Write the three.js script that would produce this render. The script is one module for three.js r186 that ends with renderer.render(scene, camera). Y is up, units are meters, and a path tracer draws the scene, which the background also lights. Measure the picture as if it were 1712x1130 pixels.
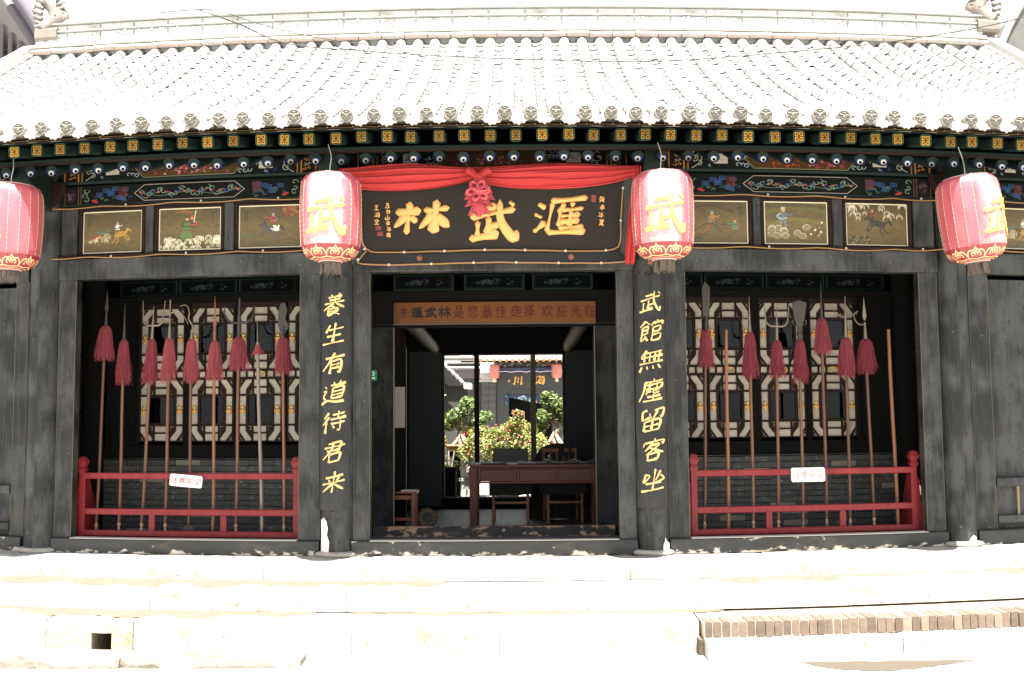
import * as THREE from 'three';
import { mergeGeometries } from 'three/addons/utils/BufferGeometryUtils.js';

// ---------------------------------------------------------------- camera, sky, sun, exposure
const scene = new THREE.Scene();
const camera = new THREE.PerspectiveCamera(36.45, 1024 / 676, 0.1, 400);
camera.rotation.order = 'YXZ';
camera.position.set(0.29, 1.38, 10.3);
camera.rotation.set(THREE.MathUtils.degToRad(4.3), THREE.MathUtils.degToRad(0.57), THREE.MathUtils.degToRad(-0.45));
const renderer = new THREE.WebGLRenderer({ antialias: true });
renderer.setSize(1024, 676);
renderer.toneMapping = THREE.LinearToneMapping;
renderer.toneMappingExposure = 6.5;
renderer.shadowMap.enabled = true;
{
  const w = 64, h = 32, d = new Float32Array(w * h * 4);
  for (let j = 0; j < h; j++) for (let i = 0; i < w; i++) {
    const el = ((j + 0.5) / h - 0.5) * Math.PI, up = Math.max(0, Math.sin(el)), k = (j * w + i) * 4;
    const t = Math.pow(1 - up, 3);
    d[k] = 0.22 + 0.1 * t; d[k + 1] = 0.235 + 0.085 * t; d[k + 2] = 0.26 + 0.06 * t; d[k + 3] = 1;
    if (el < 0) { d[k] = 0.2; d[k + 1] = 0.195; d[k + 2] = 0.18; }
  }
  const sky = new THREE.DataTexture(d, w, h, THREE.RGBAFormat, THREE.FloatType);
  sky.mapping = THREE.EquirectangularReflectionMapping;
  sky.magFilter = THREE.LinearFilter; sky.minFilter = THREE.LinearFilter; sky.needsUpdate = true;
  scene.background = sky; scene.environment = sky;
}
const sun = new THREE.DirectionalLight(0xfff9ef, 4.6);
sun.position.set(1.5, 22.3, 6.76);
sun.castShadow = true; sun.shadow.mapSize.set(4096, 4096);
Object.assign(sun.shadow.camera, { left: -14, right: 14, top: 14, bottom: -14, near: 1, far: 60 });
scene.add(sun); scene.add(sun.target);

// ---------------------------------------------------------------- small tools
let seed = 7;
const rnd = () => { seed = (seed * 1664525 + 1013904223) >>> 0; return seed / 4294967296; };
const rr = (a, b) => a + (b - a) * rnd();
const V = (x, y, z) => new THREE.Vector3(x, y, z);
const PI = Math.PI, { lerp, clamp, smoothstep } = THREE.MathUtils;
// the old hall has settled in its middle and its front is very slightly bowed
const KZ = 0.012, KY = 0.0011;
const warp = (v) => { const x2 = v.x * v.x; v.y -= (Math.min(v.y, 4.2) - 1.6) * KY * x2 * (1 - smoothstep(v.y, 4.2, 6.2)); v.z -= KZ * x2; return v; };
const P = (x, y, z) => warp(V(x, y, z));
const names = {};
function numbered(n) { const k = names[n] = (names[n] ?? -1) + 1; return k ? n + '_' + String(k).padStart(3, '0') : n; }
function tag(o, label, category, group, kind) {
  if (label) o.userData.label = label; if (category) o.userData.category = category;
  if (group) o.userData.group = group; if (kind) o.userData.kind = kind; return o;
}
function thing(name, label, category, pos, group) {
  const o = new THREE.Group(); o.name = numbered(name); if (pos) o.position.copy(pos); scene.add(o);
  return tag(o, label, category, group);
}
function prep(g) {
  if (g.index) g = g.toNonIndexed();
  for (const k of Object.keys(g.attributes)) if (!['position', 'normal', 'uv'].includes(k)) g.deleteAttribute(k);
  if (!g.attributes.normal) g.computeVertexNormals();
  if (!g.attributes.uv) boxUV(g);
  g.morphAttributes = {}; return g;
}
const merge = (gs) => { gs = [].concat(gs).map(prep); return gs.length > 1 ? mergeGeometries(gs) : gs[0]; };
function L(name, geos, mat, parent = scene) {            // a mesh in its parent's own coordinates
  const m = new THREE.Mesh(merge(geos), mat); m.name = parent === scene ? numbered(name) : name;
  m.castShadow = m.receiveShadow = true; parent.add(m); return m;
}
const tmp = V(0, 0, 0);
function M(name, geos, mat, parent = scene, bent = true) {  // a mesh given in world coordinates
  const g = merge(geos).clone(), p = g.attributes.position, off = V(0, 0, 0);
  for (let o = parent; o && o !== scene; o = o.parent) off.add(o.position);
  for (let i = 0; i < p.count; i++) {
    tmp.fromBufferAttribute(p, i); if (bent) warp(tmp); tmp.sub(off); p.setXYZ(i, tmp.x, tmp.y, tmp.z);
  }
  return L(name, g, mat, parent);
}
function boxUV(g) {
  const p = g.attributes.position, n = g.attributes.normal, uv = new Float32Array(p.count * 2);
  for (let i = 0; i < p.count; i++) {
    const ax = Math.abs(n.getX(i)), ay = Math.abs(n.getY(i)), az = Math.abs(n.getZ(i)), x = p.getX(i), y = p.getY(i), z = p.getZ(i);
    if (az >= ax && az >= ay) { uv[2 * i] = x; uv[2 * i + 1] = y; } else if (ay >= ax) { uv[2 * i] = x; uv[2 * i + 1] = z + 0.37; } else { uv[2 * i] = z + 0.11; uv[2 * i + 1] = y; }
  }
  g.setAttribute('uv', new THREE.BufferAttribute(uv, 2)); return g;
}
const scaleUV = (g, a, b) => { const u = g.attributes.uv; for (let i = 0; i < u.count; i++) u.setXY(i, u.getX(i) * a, u.getY(i) * b); return g; };
// raw triangle builder with flat shading
function tris(list) {
  const g = new THREE.BufferGeometry(); g.setAttribute('position', new THREE.BufferAttribute(new Float32Array(list), 3));
  g.computeVertexNormals(); return boxUV(g);
}
// a chamfered bar along its longest axis, cut into short lengths so that it can follow the bow of the hall
function bar(x0, x1, y0, y1, z0, z1, c = 0.006, step = 0.6) {
  const s = [x1 - x0, y1 - y0, z1 - z0], ax = s[0] >= s[1] && s[0] >= s[2] ? 0 : s[1] >= s[2] ? 1 : 2;
  const lo = [x0, y0, z0], hi = [x1, y1, z1], b = (ax + 1) % 3, d = (ax + 2) % 3;
  c = Math.min(c, s[b] * 0.45, s[d] * 0.45);
  const B0 = lo[b], B1 = hi[b], D0 = lo[d], D1 = hi[d];
  const prof = c > 0 ? [[B0 + c, D0], [B1 - c, D0], [B1, D0 + c], [B1, D1 - c], [B1 - c, D1], [B0 + c, D1], [B0, D1 - c], [B0, D0 + c]] : [[B0, D0], [B1, D0], [B1, D1], [B0, D1]];
  const n = Math.max(1, Math.ceil(s[ax] / step)), out = [], k = prof.length;
  const pt = (t, q) => { const v = [0, 0, 0]; v[ax] = t; v[b] = q[0]; v[d] = q[1]; return v; };
  for (let i = 0; i < n; i++) {
    const a0 = lo[ax] + s[ax] * i / n, a1 = lo[ax] + s[ax] * (i + 1) / n;
    for (let j = 0; j < k; j++) {
      const q = prof[j], r = prof[(j + 1) % k];
      out.push(...pt(a0, q), ...pt(a0, r), ...pt(a1, r), ...pt(a0, q), ...pt(a1, r), ...pt(a1, q));
    }
  }
  for (let j = 1; j < k - 1; j++) {
    out.push(...pt(lo[ax], prof[0]), ...pt(lo[ax], prof[j + 1]), ...pt(lo[ax], prof[j]));
    out.push(...pt(hi[ax], prof[0]), ...pt(hi[ax], prof[j]), ...pt(hi[ax], prof[j + 1]));
  }
  // wind every face outwards
  const cx = (x0 + x1) / 2, cy = (y0 + y1) / 2, cz = (z0 + z1) / 2, A = V(), Bv = V(), Cv = V();
  for (let i = 0; i < out.length; i += 9) {
    A.set(out[i], out[i + 1], out[i + 2]); Bv.set(out[i + 3], out[i + 4], out[i + 5]); Cv.set(out[i + 6], out[i + 7], out[i + 8]);
    const nrm = Bv.clone().sub(A).cross(Cv.clone().sub(A)), ctr = A.clone().add(Bv).add(Cv).divideScalar(3);
    ctr.x -= cx; ctr.y -= cy; ctr.z -= cz; ctr.setComponent(ax, Math.abs(nrm.getComponent(ax)) > 1e-9 && Math.abs(nrm.getComponent(b)) + Math.abs(nrm.getComponent(d)) < 1e-9 ? ctr.getComponent(ax) : 0);
    if (nrm.dot(ctr) < 0) for (let q = 0; q < 3; q++) { const t = out[i + 3 + q]; out[i + 3 + q] = out[i + 6 + q]; out[i + 6 + q] = t; }
  }
  return tris(out);
}
// a flat picture facing +z, uv 0..1
function face(x0, x1, y0, y1, z) {
  const n = Math.max(1, Math.ceil((x1 - x0) / 0.4)), g = new THREE.PlaneGeometry(x1 - x0, y1 - y0, n, 1);
  return g.translate((x0 + x1) / 2, (y0 + y1) / 2, z);
}
function cyl(r0, r1, y0, y1, x, z, seg = 20, hs = 1) {
  const g = new THREE.CylinderGeometry(r1, r0, y1 - y0, seg, hs); scaleUV(g, 2 * PI * r0, y1 - y0); return g.translate(x, (y0 + y1) / 2, z);
}
// a round rod through points whose radius changes along its length
function rod(pts, rad, seg = 6, n = 0) {
  pts = pts.map((p) => p.isVector3 ? p : V(...p));
  const line = pts.length === 2, c = line ? new THREE.LineCurve3(pts[0], pts[1]) : new THREE.CatmullRomCurve3(pts, false, 'centripetal');
  n = n || (line ? 1 : (pts.length - 1) * 5);
  const pos = [], uv = [], idx = [], len = c.getLength(), r = typeof rad === 'function' ? rad : () => rad;
  let nx = V(1, 0, 0);
  for (let i = 0; i <= n; i++) {
    const t = i / n, o = c.getPoint(t), d = c.getTangent(t);
    nx = nx.clone().addScaledVector(d, -nx.dot(d)); if (nx.lengthSq() < 1e-4) nx = V(0, 0, 1).addScaledVector(d, -d.z); nx.normalize();
    const ny = d.clone().cross(nx), q = Math.max(1e-4, r(t));
    for (let j = 0; j <= seg; j++) {
      const a = 2 * PI * j / seg, v = o.clone().addScaledVector(nx, Math.cos(a) * q).addScaledVector(ny, Math.sin(a) * q);
      pos.push(v.x, v.y, v.z); uv.push(j / seg * 2 * PI * q, t * len);
    }
  }
  for (let i = 0; i < n; i++) for (let j = 0; j < seg; j++) { const a = i * (seg + 1) + j, b = a + seg + 1; idx.push(a, a + 1, b + 1, a, b + 1, b); }
  const last = n * (seg + 1), c0 = pos.length / 3, p0 = c.getPoint(0), p1 = c.getPoint(1);
  pos.push(p0.x, p0.y, p0.z, p1.x, p1.y, p1.z); uv.push(0, 0, 0, len);
  for (let j = 0; j < seg; j++) idx.push(c0, j + 1, j, c0 + 1, last + j, last + j + 1);
  const g = new THREE.BufferGeometry(); g.setAttribute('position', new THREE.Float32BufferAttribute(pos, 3)); g.setAttribute('uv', new THREE.Float32BufferAttribute(uv, 2));
  g.setIndex(idx); g.computeVertexNormals(); return g;
}
function extr(pts, depth, bevel = 0, holes = []) {       // outline in x-y, thickness along z from 0
  const s = new THREE.Shape(pts.map((p) => new THREE.Vector2(p[0], p[1])));
  for (const h of holes) s.holes.push(new THREE.Path(h.map((p) => new THREE.Vector2(p[0], p[1]))));
  const g = new THREE.ExtrudeGeometry(s, { depth: depth - 2 * bevel, bevelEnabled: bevel > 0, bevelSize: bevel, bevelThickness: bevel, bevelOffset: -bevel, bevelSegments: 1, curveSegments: 8 });
  return g.translate(0, 0, bevel);
}
const lathe = (pts, seg = 20) => new THREE.LatheGeometry(pts.map((p) => new THREE.Vector2(p[0], p[1])), seg);
const ball = (r, x, y, z, sx = 1, sy = 1, sz = 1) => new THREE.SphereGeometry(r, 10, 8).scale(sx, sy, sz).translate(x, y, z);

// ---------------------------------------------------------------- noise and textures
function makeNoise(sd) {
  const h = (x, y) => { let n = Math.imul(x, 374761393) + Math.imul(y, 668265263) + Math.imul(sd, 2147483647); n = Math.imul(n ^ (n >>> 13), 1274126177); return ((n ^ (n >>> 16)) >>> 0) / 4294967296; };
  const one = (u, v, fx, fy) => {
    const x = u * fx, y = v * fy, i = Math.floor(x), j = Math.floor(y), a = x - i, b = y - j, s = a * a * (3 - 2 * a), t = b * b * (3 - 2 * b);
    const w = (q, f) => ((q % f) + f) % f;
    return lerp(lerp(h(w(i, fx), w(j, fy)), h(w(i + 1, fx), w(j, fy)), s), lerp(h(w(i, fx), w(j + 1, fy)), h(w(i + 1, fx), w(j + 1, fy)), s), t);
  };
  return (u, v, fx, fy, oct = 4) => { let s = 0, a = 0.5, q = 0; for (let o = 0; o < oct; o++) { s += a * one(u, v, fx << o, fy << o); q += a; a *= 0.5; } return s / q; };
}
const toS = (x) => clamp(x <= 0.0031308 ? 12.92 * x : 1.055 * Math.pow(x, 1 / 2.4) - 0.055, 0, 1) * 255;
function tex(w, h, fn, srgb = true, rep) {              // fn(u, v) -> [r, g, b] linear
  const d = new Uint8Array(w * h * 4);
  for (let j = 0; j < h; j++) for (let i = 0; i < w; i++) {
    const c = fn((i + 0.5) / w, (j + 0.5) / h), k = (j * w + i) * 4;
    for (let q = 0; q < 3; q++) d[k + q] = srgb ? toS(c[q]) : clamp(c[q], 0, 1) * 255;
    d[k + 3] = 255;
  }
  const t = new THREE.DataTexture(d, w, h); t.magFilter = THREE.LinearFilter; t.minFilter = THREE.LinearMipmapLinearFilter; t.generateMipmaps = true;
  t.wrapS = t.wrapT = THREE.RepeatWrapping; if (srgb) t.colorSpace = THREE.SRGBColorSpace; if (rep) t.repeat.set(...rep); t.needsUpdate = true; return t;
}
const grey = (v) => [v, v, v], mix3 = (a, b, t) => [lerp(a[0], b[0], t), lerp(a[1], b[1], t), lerp(a[2], b[2], t)];
function std(color, rough = 0.7, o = {}) {
  const m = new THREE.MeshStandardMaterial({ roughness: rough, side: THREE.DoubleSide, ...o }); if (color) m.color.setRGB(...color); return m;
}
const phys = (color, rough, o = {}) => { const m = new THREE.MeshPhysicalMaterial({ roughness: rough, side: THREE.DoubleSide, ...o }); if (color) m.color.setRGB(...color); return m; };
function canvas(w, h, draw, o = {}) {
  const c = document.createElement('canvas'); c.width = w; c.height = h; const x = c.getContext('2d'); x.lineCap = x.lineJoin = 'round'; draw(x, w, h);
  const t = new THREE.CanvasTexture(c); t.colorSpace = THREE.SRGBColorSpace; t.anisotropy = 8; if (o.wrap) t.wrapS = t.wrapT = THREE.RepeatWrapping; return t;
}
const N1 = makeNoise(3), N2 = makeNoise(17), N3 = makeNoise(41);

// black lacquer that has gone grey and dusty; one repeat is 2 m
const paintC = tex(1024, 1024, (u, v) => {
  const a = N1(u, v, 6, 6, 5), b = N2(u, v, 40, 8, 4), f = N3(u, v, 90, 90, 3), s = N1(u, v, 150, 150, 2);
  let c = mix3([0.011, 0.0125, 0.014], [0.052, 0.054, 0.055], smoothstep(a * 0.7 + b * 0.3, 0.34, 0.7));
  c = mix3(c, [0.05, 0.042, 0.03], smoothstep(N2(u, v, 9, 5, 5), 0.6, 0.8) * 0.5);
  const g = N3(u, v, 160, 7, 3), cr = Math.abs(N2(u, v, 36, 5, 4) - 0.5); c = mix3(c, [0.055, 0.055, 0.052], smoothstep(g, 0.6, 0.8) * 0.5);
  if (cr < 0.006 && a > 0.45) c = mix3(c, [0.004, 0.004, 0.004], 0.7);
  if (s > 0.87 && f > 0.56) c = mix3(c, [0.3, 0.26, 0.2], 0.7);
  return c;
}, true, [0.5, 0.5]);
const paintR = tex(512, 512, (u, v) => grey(0.3 + 0.45 * N2(u, v, 8, 8, 5)), false, [0.5, 0.5]);
const paintB = tex(512, 512, (u, v) => grey(N1(u, v, 12, 5, 5) * 0.7 + N3(u, v, 60, 20, 3) * 0.3), false, [0.5, 0.5]);
// paint that flakes off along the foot of a beam: 4 m by 0.16 m
const flake = (base, under, amount, sd) => { const n = makeNoise(sd), n2 = makeNoise(sd + 5); return tex(2048, 128, (u, v) => {
  const e = n(u, v, 60, 4, 5), e2 = n2(u, v, 24, 2, 5), low = Math.pow(1 - v, 3) * 0.35 + Math.pow(v, 6) * 0.16, k = e * 0.6 + e2 * 0.4 + low;
  const c = mix3(base(e2), [0.07, 0.06, 0.05], smoothstep(e2, 0.5, 0.75) * 0.6);
  if (k > amount + 0.05) return under(e); if (k > amount) return mix3(c, under(e), 0.55); return c;
}, true, [0.25, 6.25]); };
const sillC = flake((e) => [0.02 + 0.022 * e, 0.021 + 0.022 * e, 0.021 + 0.02 * e], (e) => mix3([0.3, 0.25, 0.19], [0.55, 0.5, 0.42], e), 0.745, 101);
const thrC = flake((e) => [0.018 + 0.02 * e, 0.018 + 0.012 * e, 0.018 + 0.012 * e], (e) => mix3([0.22, 0.1, 0.06], [0.45, 0.3, 0.2], e), 0.62, 131);
// pale worn stone, one repeat 2 m
const stoneC = tex(1024, 1024, (u, v) => {
  const a = N2(u, v, 5, 5, 5), f = N1(u, v, 64, 64, 3), d = N3(u, v, 14, 14, 5);
  let c = mix3([0.28, 0.278, 0.272], [0.42, 0.418, 0.41], a * 0.7 + f * 0.3); c = mix3(c, [0.19, 0.15, 0.1], smoothstep(d, 0.58, 0.78) * 0.6);
  if (f > 0.72 && d > 0.52) c = mix3(c, [0.1, 0.08, 0.055], 0.5); return c;
}, true, [0.5, 0.5]);
const stoneB = tex(512, 512, (u, v) => grey(N1(u, v, 30, 30, 4) * 0.6 + N2(u, v, 7, 7, 4) * 0.4), false, [0.5, 0.5]);
const brickC = tex(512, 512, (u, v) => { const a = N1(u, v, 10, 10, 5), f = N3(u, v, 70, 70, 3); return mix3([0.13, 0.105, 0.085], [0.24, 0.2, 0.165], a * 0.6 + f * 0.4); }, true, [1.5, 1.5]);
const tileC = tex(512, 512, (u, v) => { const a = N2(u, v, 8, 8, 5), f = N1(u, v, 50, 50, 3); return mix3(mix3([0.26, 0.26, 0.26], [0.4, 0.39, 0.37], a), [0.46, 0.42, 0.34], smoothstep(f, 0.6, 0.8) * 0.5); });
const woodC = tex(512, 512, (u, v) => { const g = N1(u, v, 40, 3, 4), a = N2(u, v, 6, 4, 4); return mix3([0.055, 0.02, 0.009], [0.19, 0.078, 0.034], g * 0.6 + a * 0.4); }, true, [2, 1]);
const redC = tex(512, 512, (u, v) => { const a = N2(u, v, 9, 9, 5), f = N3(u, v, 40, 12, 4); return mix3([0.1, 0.006, 0.009], [0.25, 0.017, 0.023], a * 0.5 + f * 0.5); });
const paperC = tex(256, 256, (u, v) => { const a = N1(u, v, 6, 6, 4), f = N2(u, v, 40, 40, 2); return mix3([0.5, 0.45, 0.37], [0.66, 0.62, 0.54], a * 0.6 + f * 0.4); });
const clothB = tex(256, 256, (u, v) => grey(0.5 + 0.25 * Math.sin(u * 2 * PI * 64) + 0.25 * Math.sin(v * 2 * PI * 64)), false, [4, 4]);

const mPaint = phys(null, 1, { specularIntensity: 0.55, map: paintC, roughnessMap: paintR, bumpMap: paintB, bumpScale: 0.004 });
const mSill = std(null, 0.75, { map: sillC, bumpMap: paintB, bumpScale: 0.004 });
const mThr = std(null, 0.75, { map: thrC });
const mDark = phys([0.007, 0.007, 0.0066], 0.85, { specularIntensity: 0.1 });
const mFrame = phys([0.018, 0.009, 0.0075], 0.7, { specularIntensity: 0.3 });
const mStone = std(null, 0.85, { map: stoneC, bumpMap: stoneB, bumpScale: 0.012 });
const mStoneB = std([0.92, 0.88, 0.8], 0.88, { map: stoneC, bumpMap: stoneB, bumpScale: 0.014 });
const mStoneC = std([1, 0.97, 0.88], 0.88, { map: stoneC, bumpMap: stoneB, bumpScale: 0.014 });
const mSoil = std([0.07, 0.052, 0.036], 1, { bumpMap: stoneB, bumpScale: 0.02 });
const mBrick = [0.5, 0.6, 0.72, 1.1].map((k) => std([k * 1.04, k * 0.92, k * 0.86], 0.92, { map: brickC, bumpMap: stoneB, bumpScale: 0.008 }));
const dadoC = tex(512, 512, (u, v) => { const a = N1(u, v, 12, 12, 4), f = N2(u, v, 26, 40, 4), h = N3(u, v, 90, 120, 2); let c = mix3([0.028, 0.03, 0.029], [0.058, 0.058, 0.054], a); if (f > 0.71 && h > 0.5) c = mix3(c, [0.22, 0.19, 0.15], 0.7); return c; }, true, [1.1, 1.3]);
const mDado = [0.85, 1, 1.2].map((k) => std([k, k, k], 0.75, { map: dadoC, bumpMap: paintB, bumpScale: 0.006 }));
const mDadoWorn = std([0.16, 0.14, 0.11], 0.85, { bumpMap: paintB, bumpScale: 0.01 });
const mTile = [0.9, 1, 1.12].map((k) => std([k, k, k * 0.98], 0.85, { map: tileC }));
const mTileEnd = std([0.5, 0.48, 0.44], 0.9, { map: tileC });
const mPinkTile = std([0.36, 0.3, 0.27], 0.9);
const mWood = [0.7, 1, 1.5].map((k) => std([k, k, k], 0.5, { map: woodC }));
const mRed = phys(null, 0.42, { map: redC, specularIntensity: 0.6 });
const mGoldPale = std([0.7, 0.5, 0.2], 0.4, { metalness: 0.1 });
const mGold = std([0.58, 0.31, 0.095], 0.42, { metalness: 0.2 });
const mBrass = std([0.66, 0.39, 0.11], 0.38, { metalness: 0.5 });
const mPaper = [0.64, 0.72, 0.78].map((k) => std([k, k * 0.98, k * 0.94], 0.9, { map: paperC }));
const mIron = std([0.06, 0.055, 0.05], 0.5, { metalness: 0.6 });
const mSteel = std([0.19, 0.155, 0.115], 0.42, { metalness: 0.75 });
const mSteelDark = std([0.035, 0.029, 0.025], 0.5, { metalness: 0.25 });
const mRust = std([0.2, 0.075, 0.04], 0.7, { metalness: 0.2 });
const mPale = std([1.3, 1.36, 1.36], 0.9, { map: stoneC });
const mTassel = [[0.22, 0.046, 0.056], [0.185, 0.036, 0.046], [0.25, 0.056, 0.062]].map((c) => phys(c, 0.95, { specularIntensity: 0.3 }));
const mGlass = phys([0.9, 0.93, 0.92], 0.04, { transmission: 1, thickness: 0, specularIntensity: 0.25 });
const mGreen = phys([0.011, 0.024, 0.021], 0.65, { specularIntensity: 0.3 });
const mGreenDark = phys([0.008, 0.017, 0.015], 0.7, { specularIntensity: 0.3 });
const mWhite = std([0.62, 0.62, 0.62], 0.6);
const mPlaster = std([0.72, 0.7, 0.65], 0.95, { bumpMap: stoneB, bumpScale: 0.006 });
const mRope = std([0.22, 0.12, 0.035], 0.4);
const mClip = std([0.4, 0.38, 0.34], 0.4);
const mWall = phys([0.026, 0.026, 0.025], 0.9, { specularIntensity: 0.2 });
// ---------------------------------------------------------------- Chinese characters as brush strokes on a 100 x 100 field
const G = {
  武: '2624-5420 1042-4836-8630 4242-4480 4262-6260 2450-2684 1288-6278 5808-6248-7676-9092-9274 7412-8422',
  滙: '1018-2430 0642-2052 0886-2662 3014-9010 3416-3088 3088-9488 5420-4442 4834-4876 6418-7028 4836-8634 4850-8248 4864-8262 4878-9076 6636-6678',
  林: '0632-4830 2806-2892 2638-0672 3042-4460 5230-9426 7204-7292 7036-4878 7238-9878',
  生: '3010-1642 2632-8428 5004-5086 2258-7856 0888-9486',
  養: '3206-4014 6604-5816 2218-7616 2830-7228 1042-8840 5014-5040 4844-1070 5444-9268 4056-5662 3068-6866 3068-3294 6866-6684 3078-6676 3286-6684 3294-5288 5684-7896',
  有: '1226-8822 4806-3048-0878 4042-4094 4042-7640-7690-6886 4056-7454 4070-7468',
  道: '4404-5014 7202-6414 3418-9214 6018-5428 4430-4474 4430-8428-8474 4444-8242 4458-8256 4472-8270 1218-2228 0840-2238-1262-2276 0692-2880-6088-9690',
  待: '2606-0830 3024-0656 2244-2292 4218-8814 6404-6434 3636-9632 4054-9452 7642-7686-6880 4862-5874',
  君: '2414-7412-7040 1028-9224 2242-7440 4606-4040-1076 3658-3892 3658-7656-7490 3888-7486',
  來: '1628-8424 5004-5094 3034-3848 7030-6048 0652-9448 4854-1284 5254-9486',
  館: '2404-0428 2406-4424 1630-3828 1630-1688 3828-3660 1644-3642 1660-3658 1688-3274 2866-4290 6804-7012 5018-5030 5018-9416-9028 5636-5692 5636-8434-8452 5654-8452 5668-8866-8888 5690-8888',
  無: '2604-0628 2216-8814 0634-9432 2018-2254 4016-4254 6016-6054 7816-7654 0458-9656 1670-0892 3470-4086 5670-6286 7668-9088',
  塵: '5002-5410 1614-9012 2014-1850-0492 4016-3846 6616-6644 2628-8826-8444 2644-8442 3046-3066 3054-4652 5646-5662-8060 8046-6052 3476-8674 5866-5890 2092-9690',
  留: '2406-0812-1046 3420-4444 0646-3838 5010-9008-8440-7636 6412-4848 2054-2294 2054-8052-7892 2072-7870 5054-5090 2292-7890',
  客: '4802-5410 1216-1032 1218-9016-8230 4420-1852 4030-7028-2468 3438-9466 3266-3494 3266-7264-7092 3490-7088',
  坐: '1620-1056 1624-3230-1258 7214-5654 7432-9050-7058 5004-5088 2062-8060 0690-9688',
  是: '2806-2842 2806-7404-7242 2824-7222 2842-7240 0854-9452 5054-5086 5068-8066 2862-0694 2074-4886-9692',
  您: '2404-0436 1624-1658 4404-3026 4016-8214-7626 5816-5854-5050 4030-3046 7028-8844 1470-0886 3066-3488-6690-7074 4862-5472 8066-9280',
  最: '2804-2836 2804-7404-7236 2820-7220 2836-7236 0646-9444 2046-2090 4246-4296 2060-4258 2072-4270 0890-5282 5458-8856-5094 5666-9694',
  佳: '2804-0440 1828-1894 4020-8618 6204-6240 3442-9240 4064-8862 6446-6490 3292-9690',
  选: '4206-3426 4018-8816 6202-6236 3438-9436 5438-5058-3472 7038-7064-9462-9452 1214-2224 0840-2238-1264-2478 0690-2880-6088-9690',
  择: '0628-3626 2206-2288-1482 0462-3650 4210-8608-4444 5218-9450 4454-9052 6444-6496 3872-9670',
  欢: '0824-4222-0684 1034-4286 5804-4630 5420-9218-8436 6832-6654-4292 6856-9492',
  迎: '4808-3416-3662-5252 5814-8612-8656-7650 6014-6086 1214-2224 0840-2238-1264-2478 0690-2880-6088-9690',
  光: '5004-5044 2414-3436 7612-6434 0646-9444 3846-3272-0892 6044-6086-9284-9270',
  临: '0810-0886 2204-2294 4404-3430 4220-9016 5830-7044 4852-4892 4852-9050-8892 6852-6890 4890-8888',
  注: '1010-2220 0436-1646 0690-2260 6004-6816 3826-9024 4454-8452 6426-6486 3288-9688',
  意: '5002-5410 2014-8012 3418-3828 6616-6028 0830-9428 2638-2666 2638-7436-7266 2652-7250 2666-7264 1476-0890 3074-3690-6690-7080 5070-5678 8272-9486',
  安: '5004-5414 1218-1034 1220-9018-8232 4426-2668-7692 7044-6068-1494 0650-9648',
  全: '5004-0640 5004-9640 2646-7444 5046-5088 2866-7264 0890-9488',
  川: '1810-2060-0892 5016-5080 8208-8494',
  海: '1010-2220 0636-1646 0690-2260 4404-3026 4014-9212 4430-3874-8872 4430-8428-8086-7480 2852-9650 5836-6446 5656-6266',
  癸: '1808-4406-1040 2422-3430 7806-5224 6012-9240 3040-7038 0856-9454 5038-5058 4858-1092 5258-9292',
  未: '2420-7618 0842-9240 5004-5094 4844-1078 5244-9276',
  年: '2806-0836 2222-8420 2846-7844 2846-2866 0668-9666 5622-5696',
  夏: '1206-8804 3018-3056 3018-7016-6856 3030-6828 3042-6840 3056-6854 4060-1682 3868-7466-1294 3474-9292',
  王: '1610-8408 2246-7844 0888-9486 5010-5086',
  五: '1810-8008 4610-3686 2244-7242-6886 0688-9486',
  台: '4404-2440-7434 6422-8444 2856-3092 2856-7454-7290 3088-7288',
  山: '5008-5084 1636-1886-8484 8432-8488',
  出: '5004-5090 2014-2040-8038 8012-8044 1054-1290-8888 8852-8892',
  口: '2020-2488 2020-8018-7688 2484-7682',
};
const strokes = (ch) => G[ch].split(' ').map((s) => s.split('-').map((p) => [+p.slice(0, 2) / 100 - 0.5, 0.5 - +p.slice(2) / 100]));
const dense = (pts) => {
  if (pts.length === 2) { const [a, b] = pts; return [0, 0.33, 0.66, 1].map((t) => [lerp(a[0], b[0], t), lerp(a[1], b[1], t) - 0.012 * Math.sin(t * PI)]); }
  return new THREE.CatmullRomCurve3(pts.map((p) => V(p[0], p[1], 0)), false, 'centripetal').getPoints((pts.length - 1) * 8).map((p) => [p.x, p.y]);
};
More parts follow.
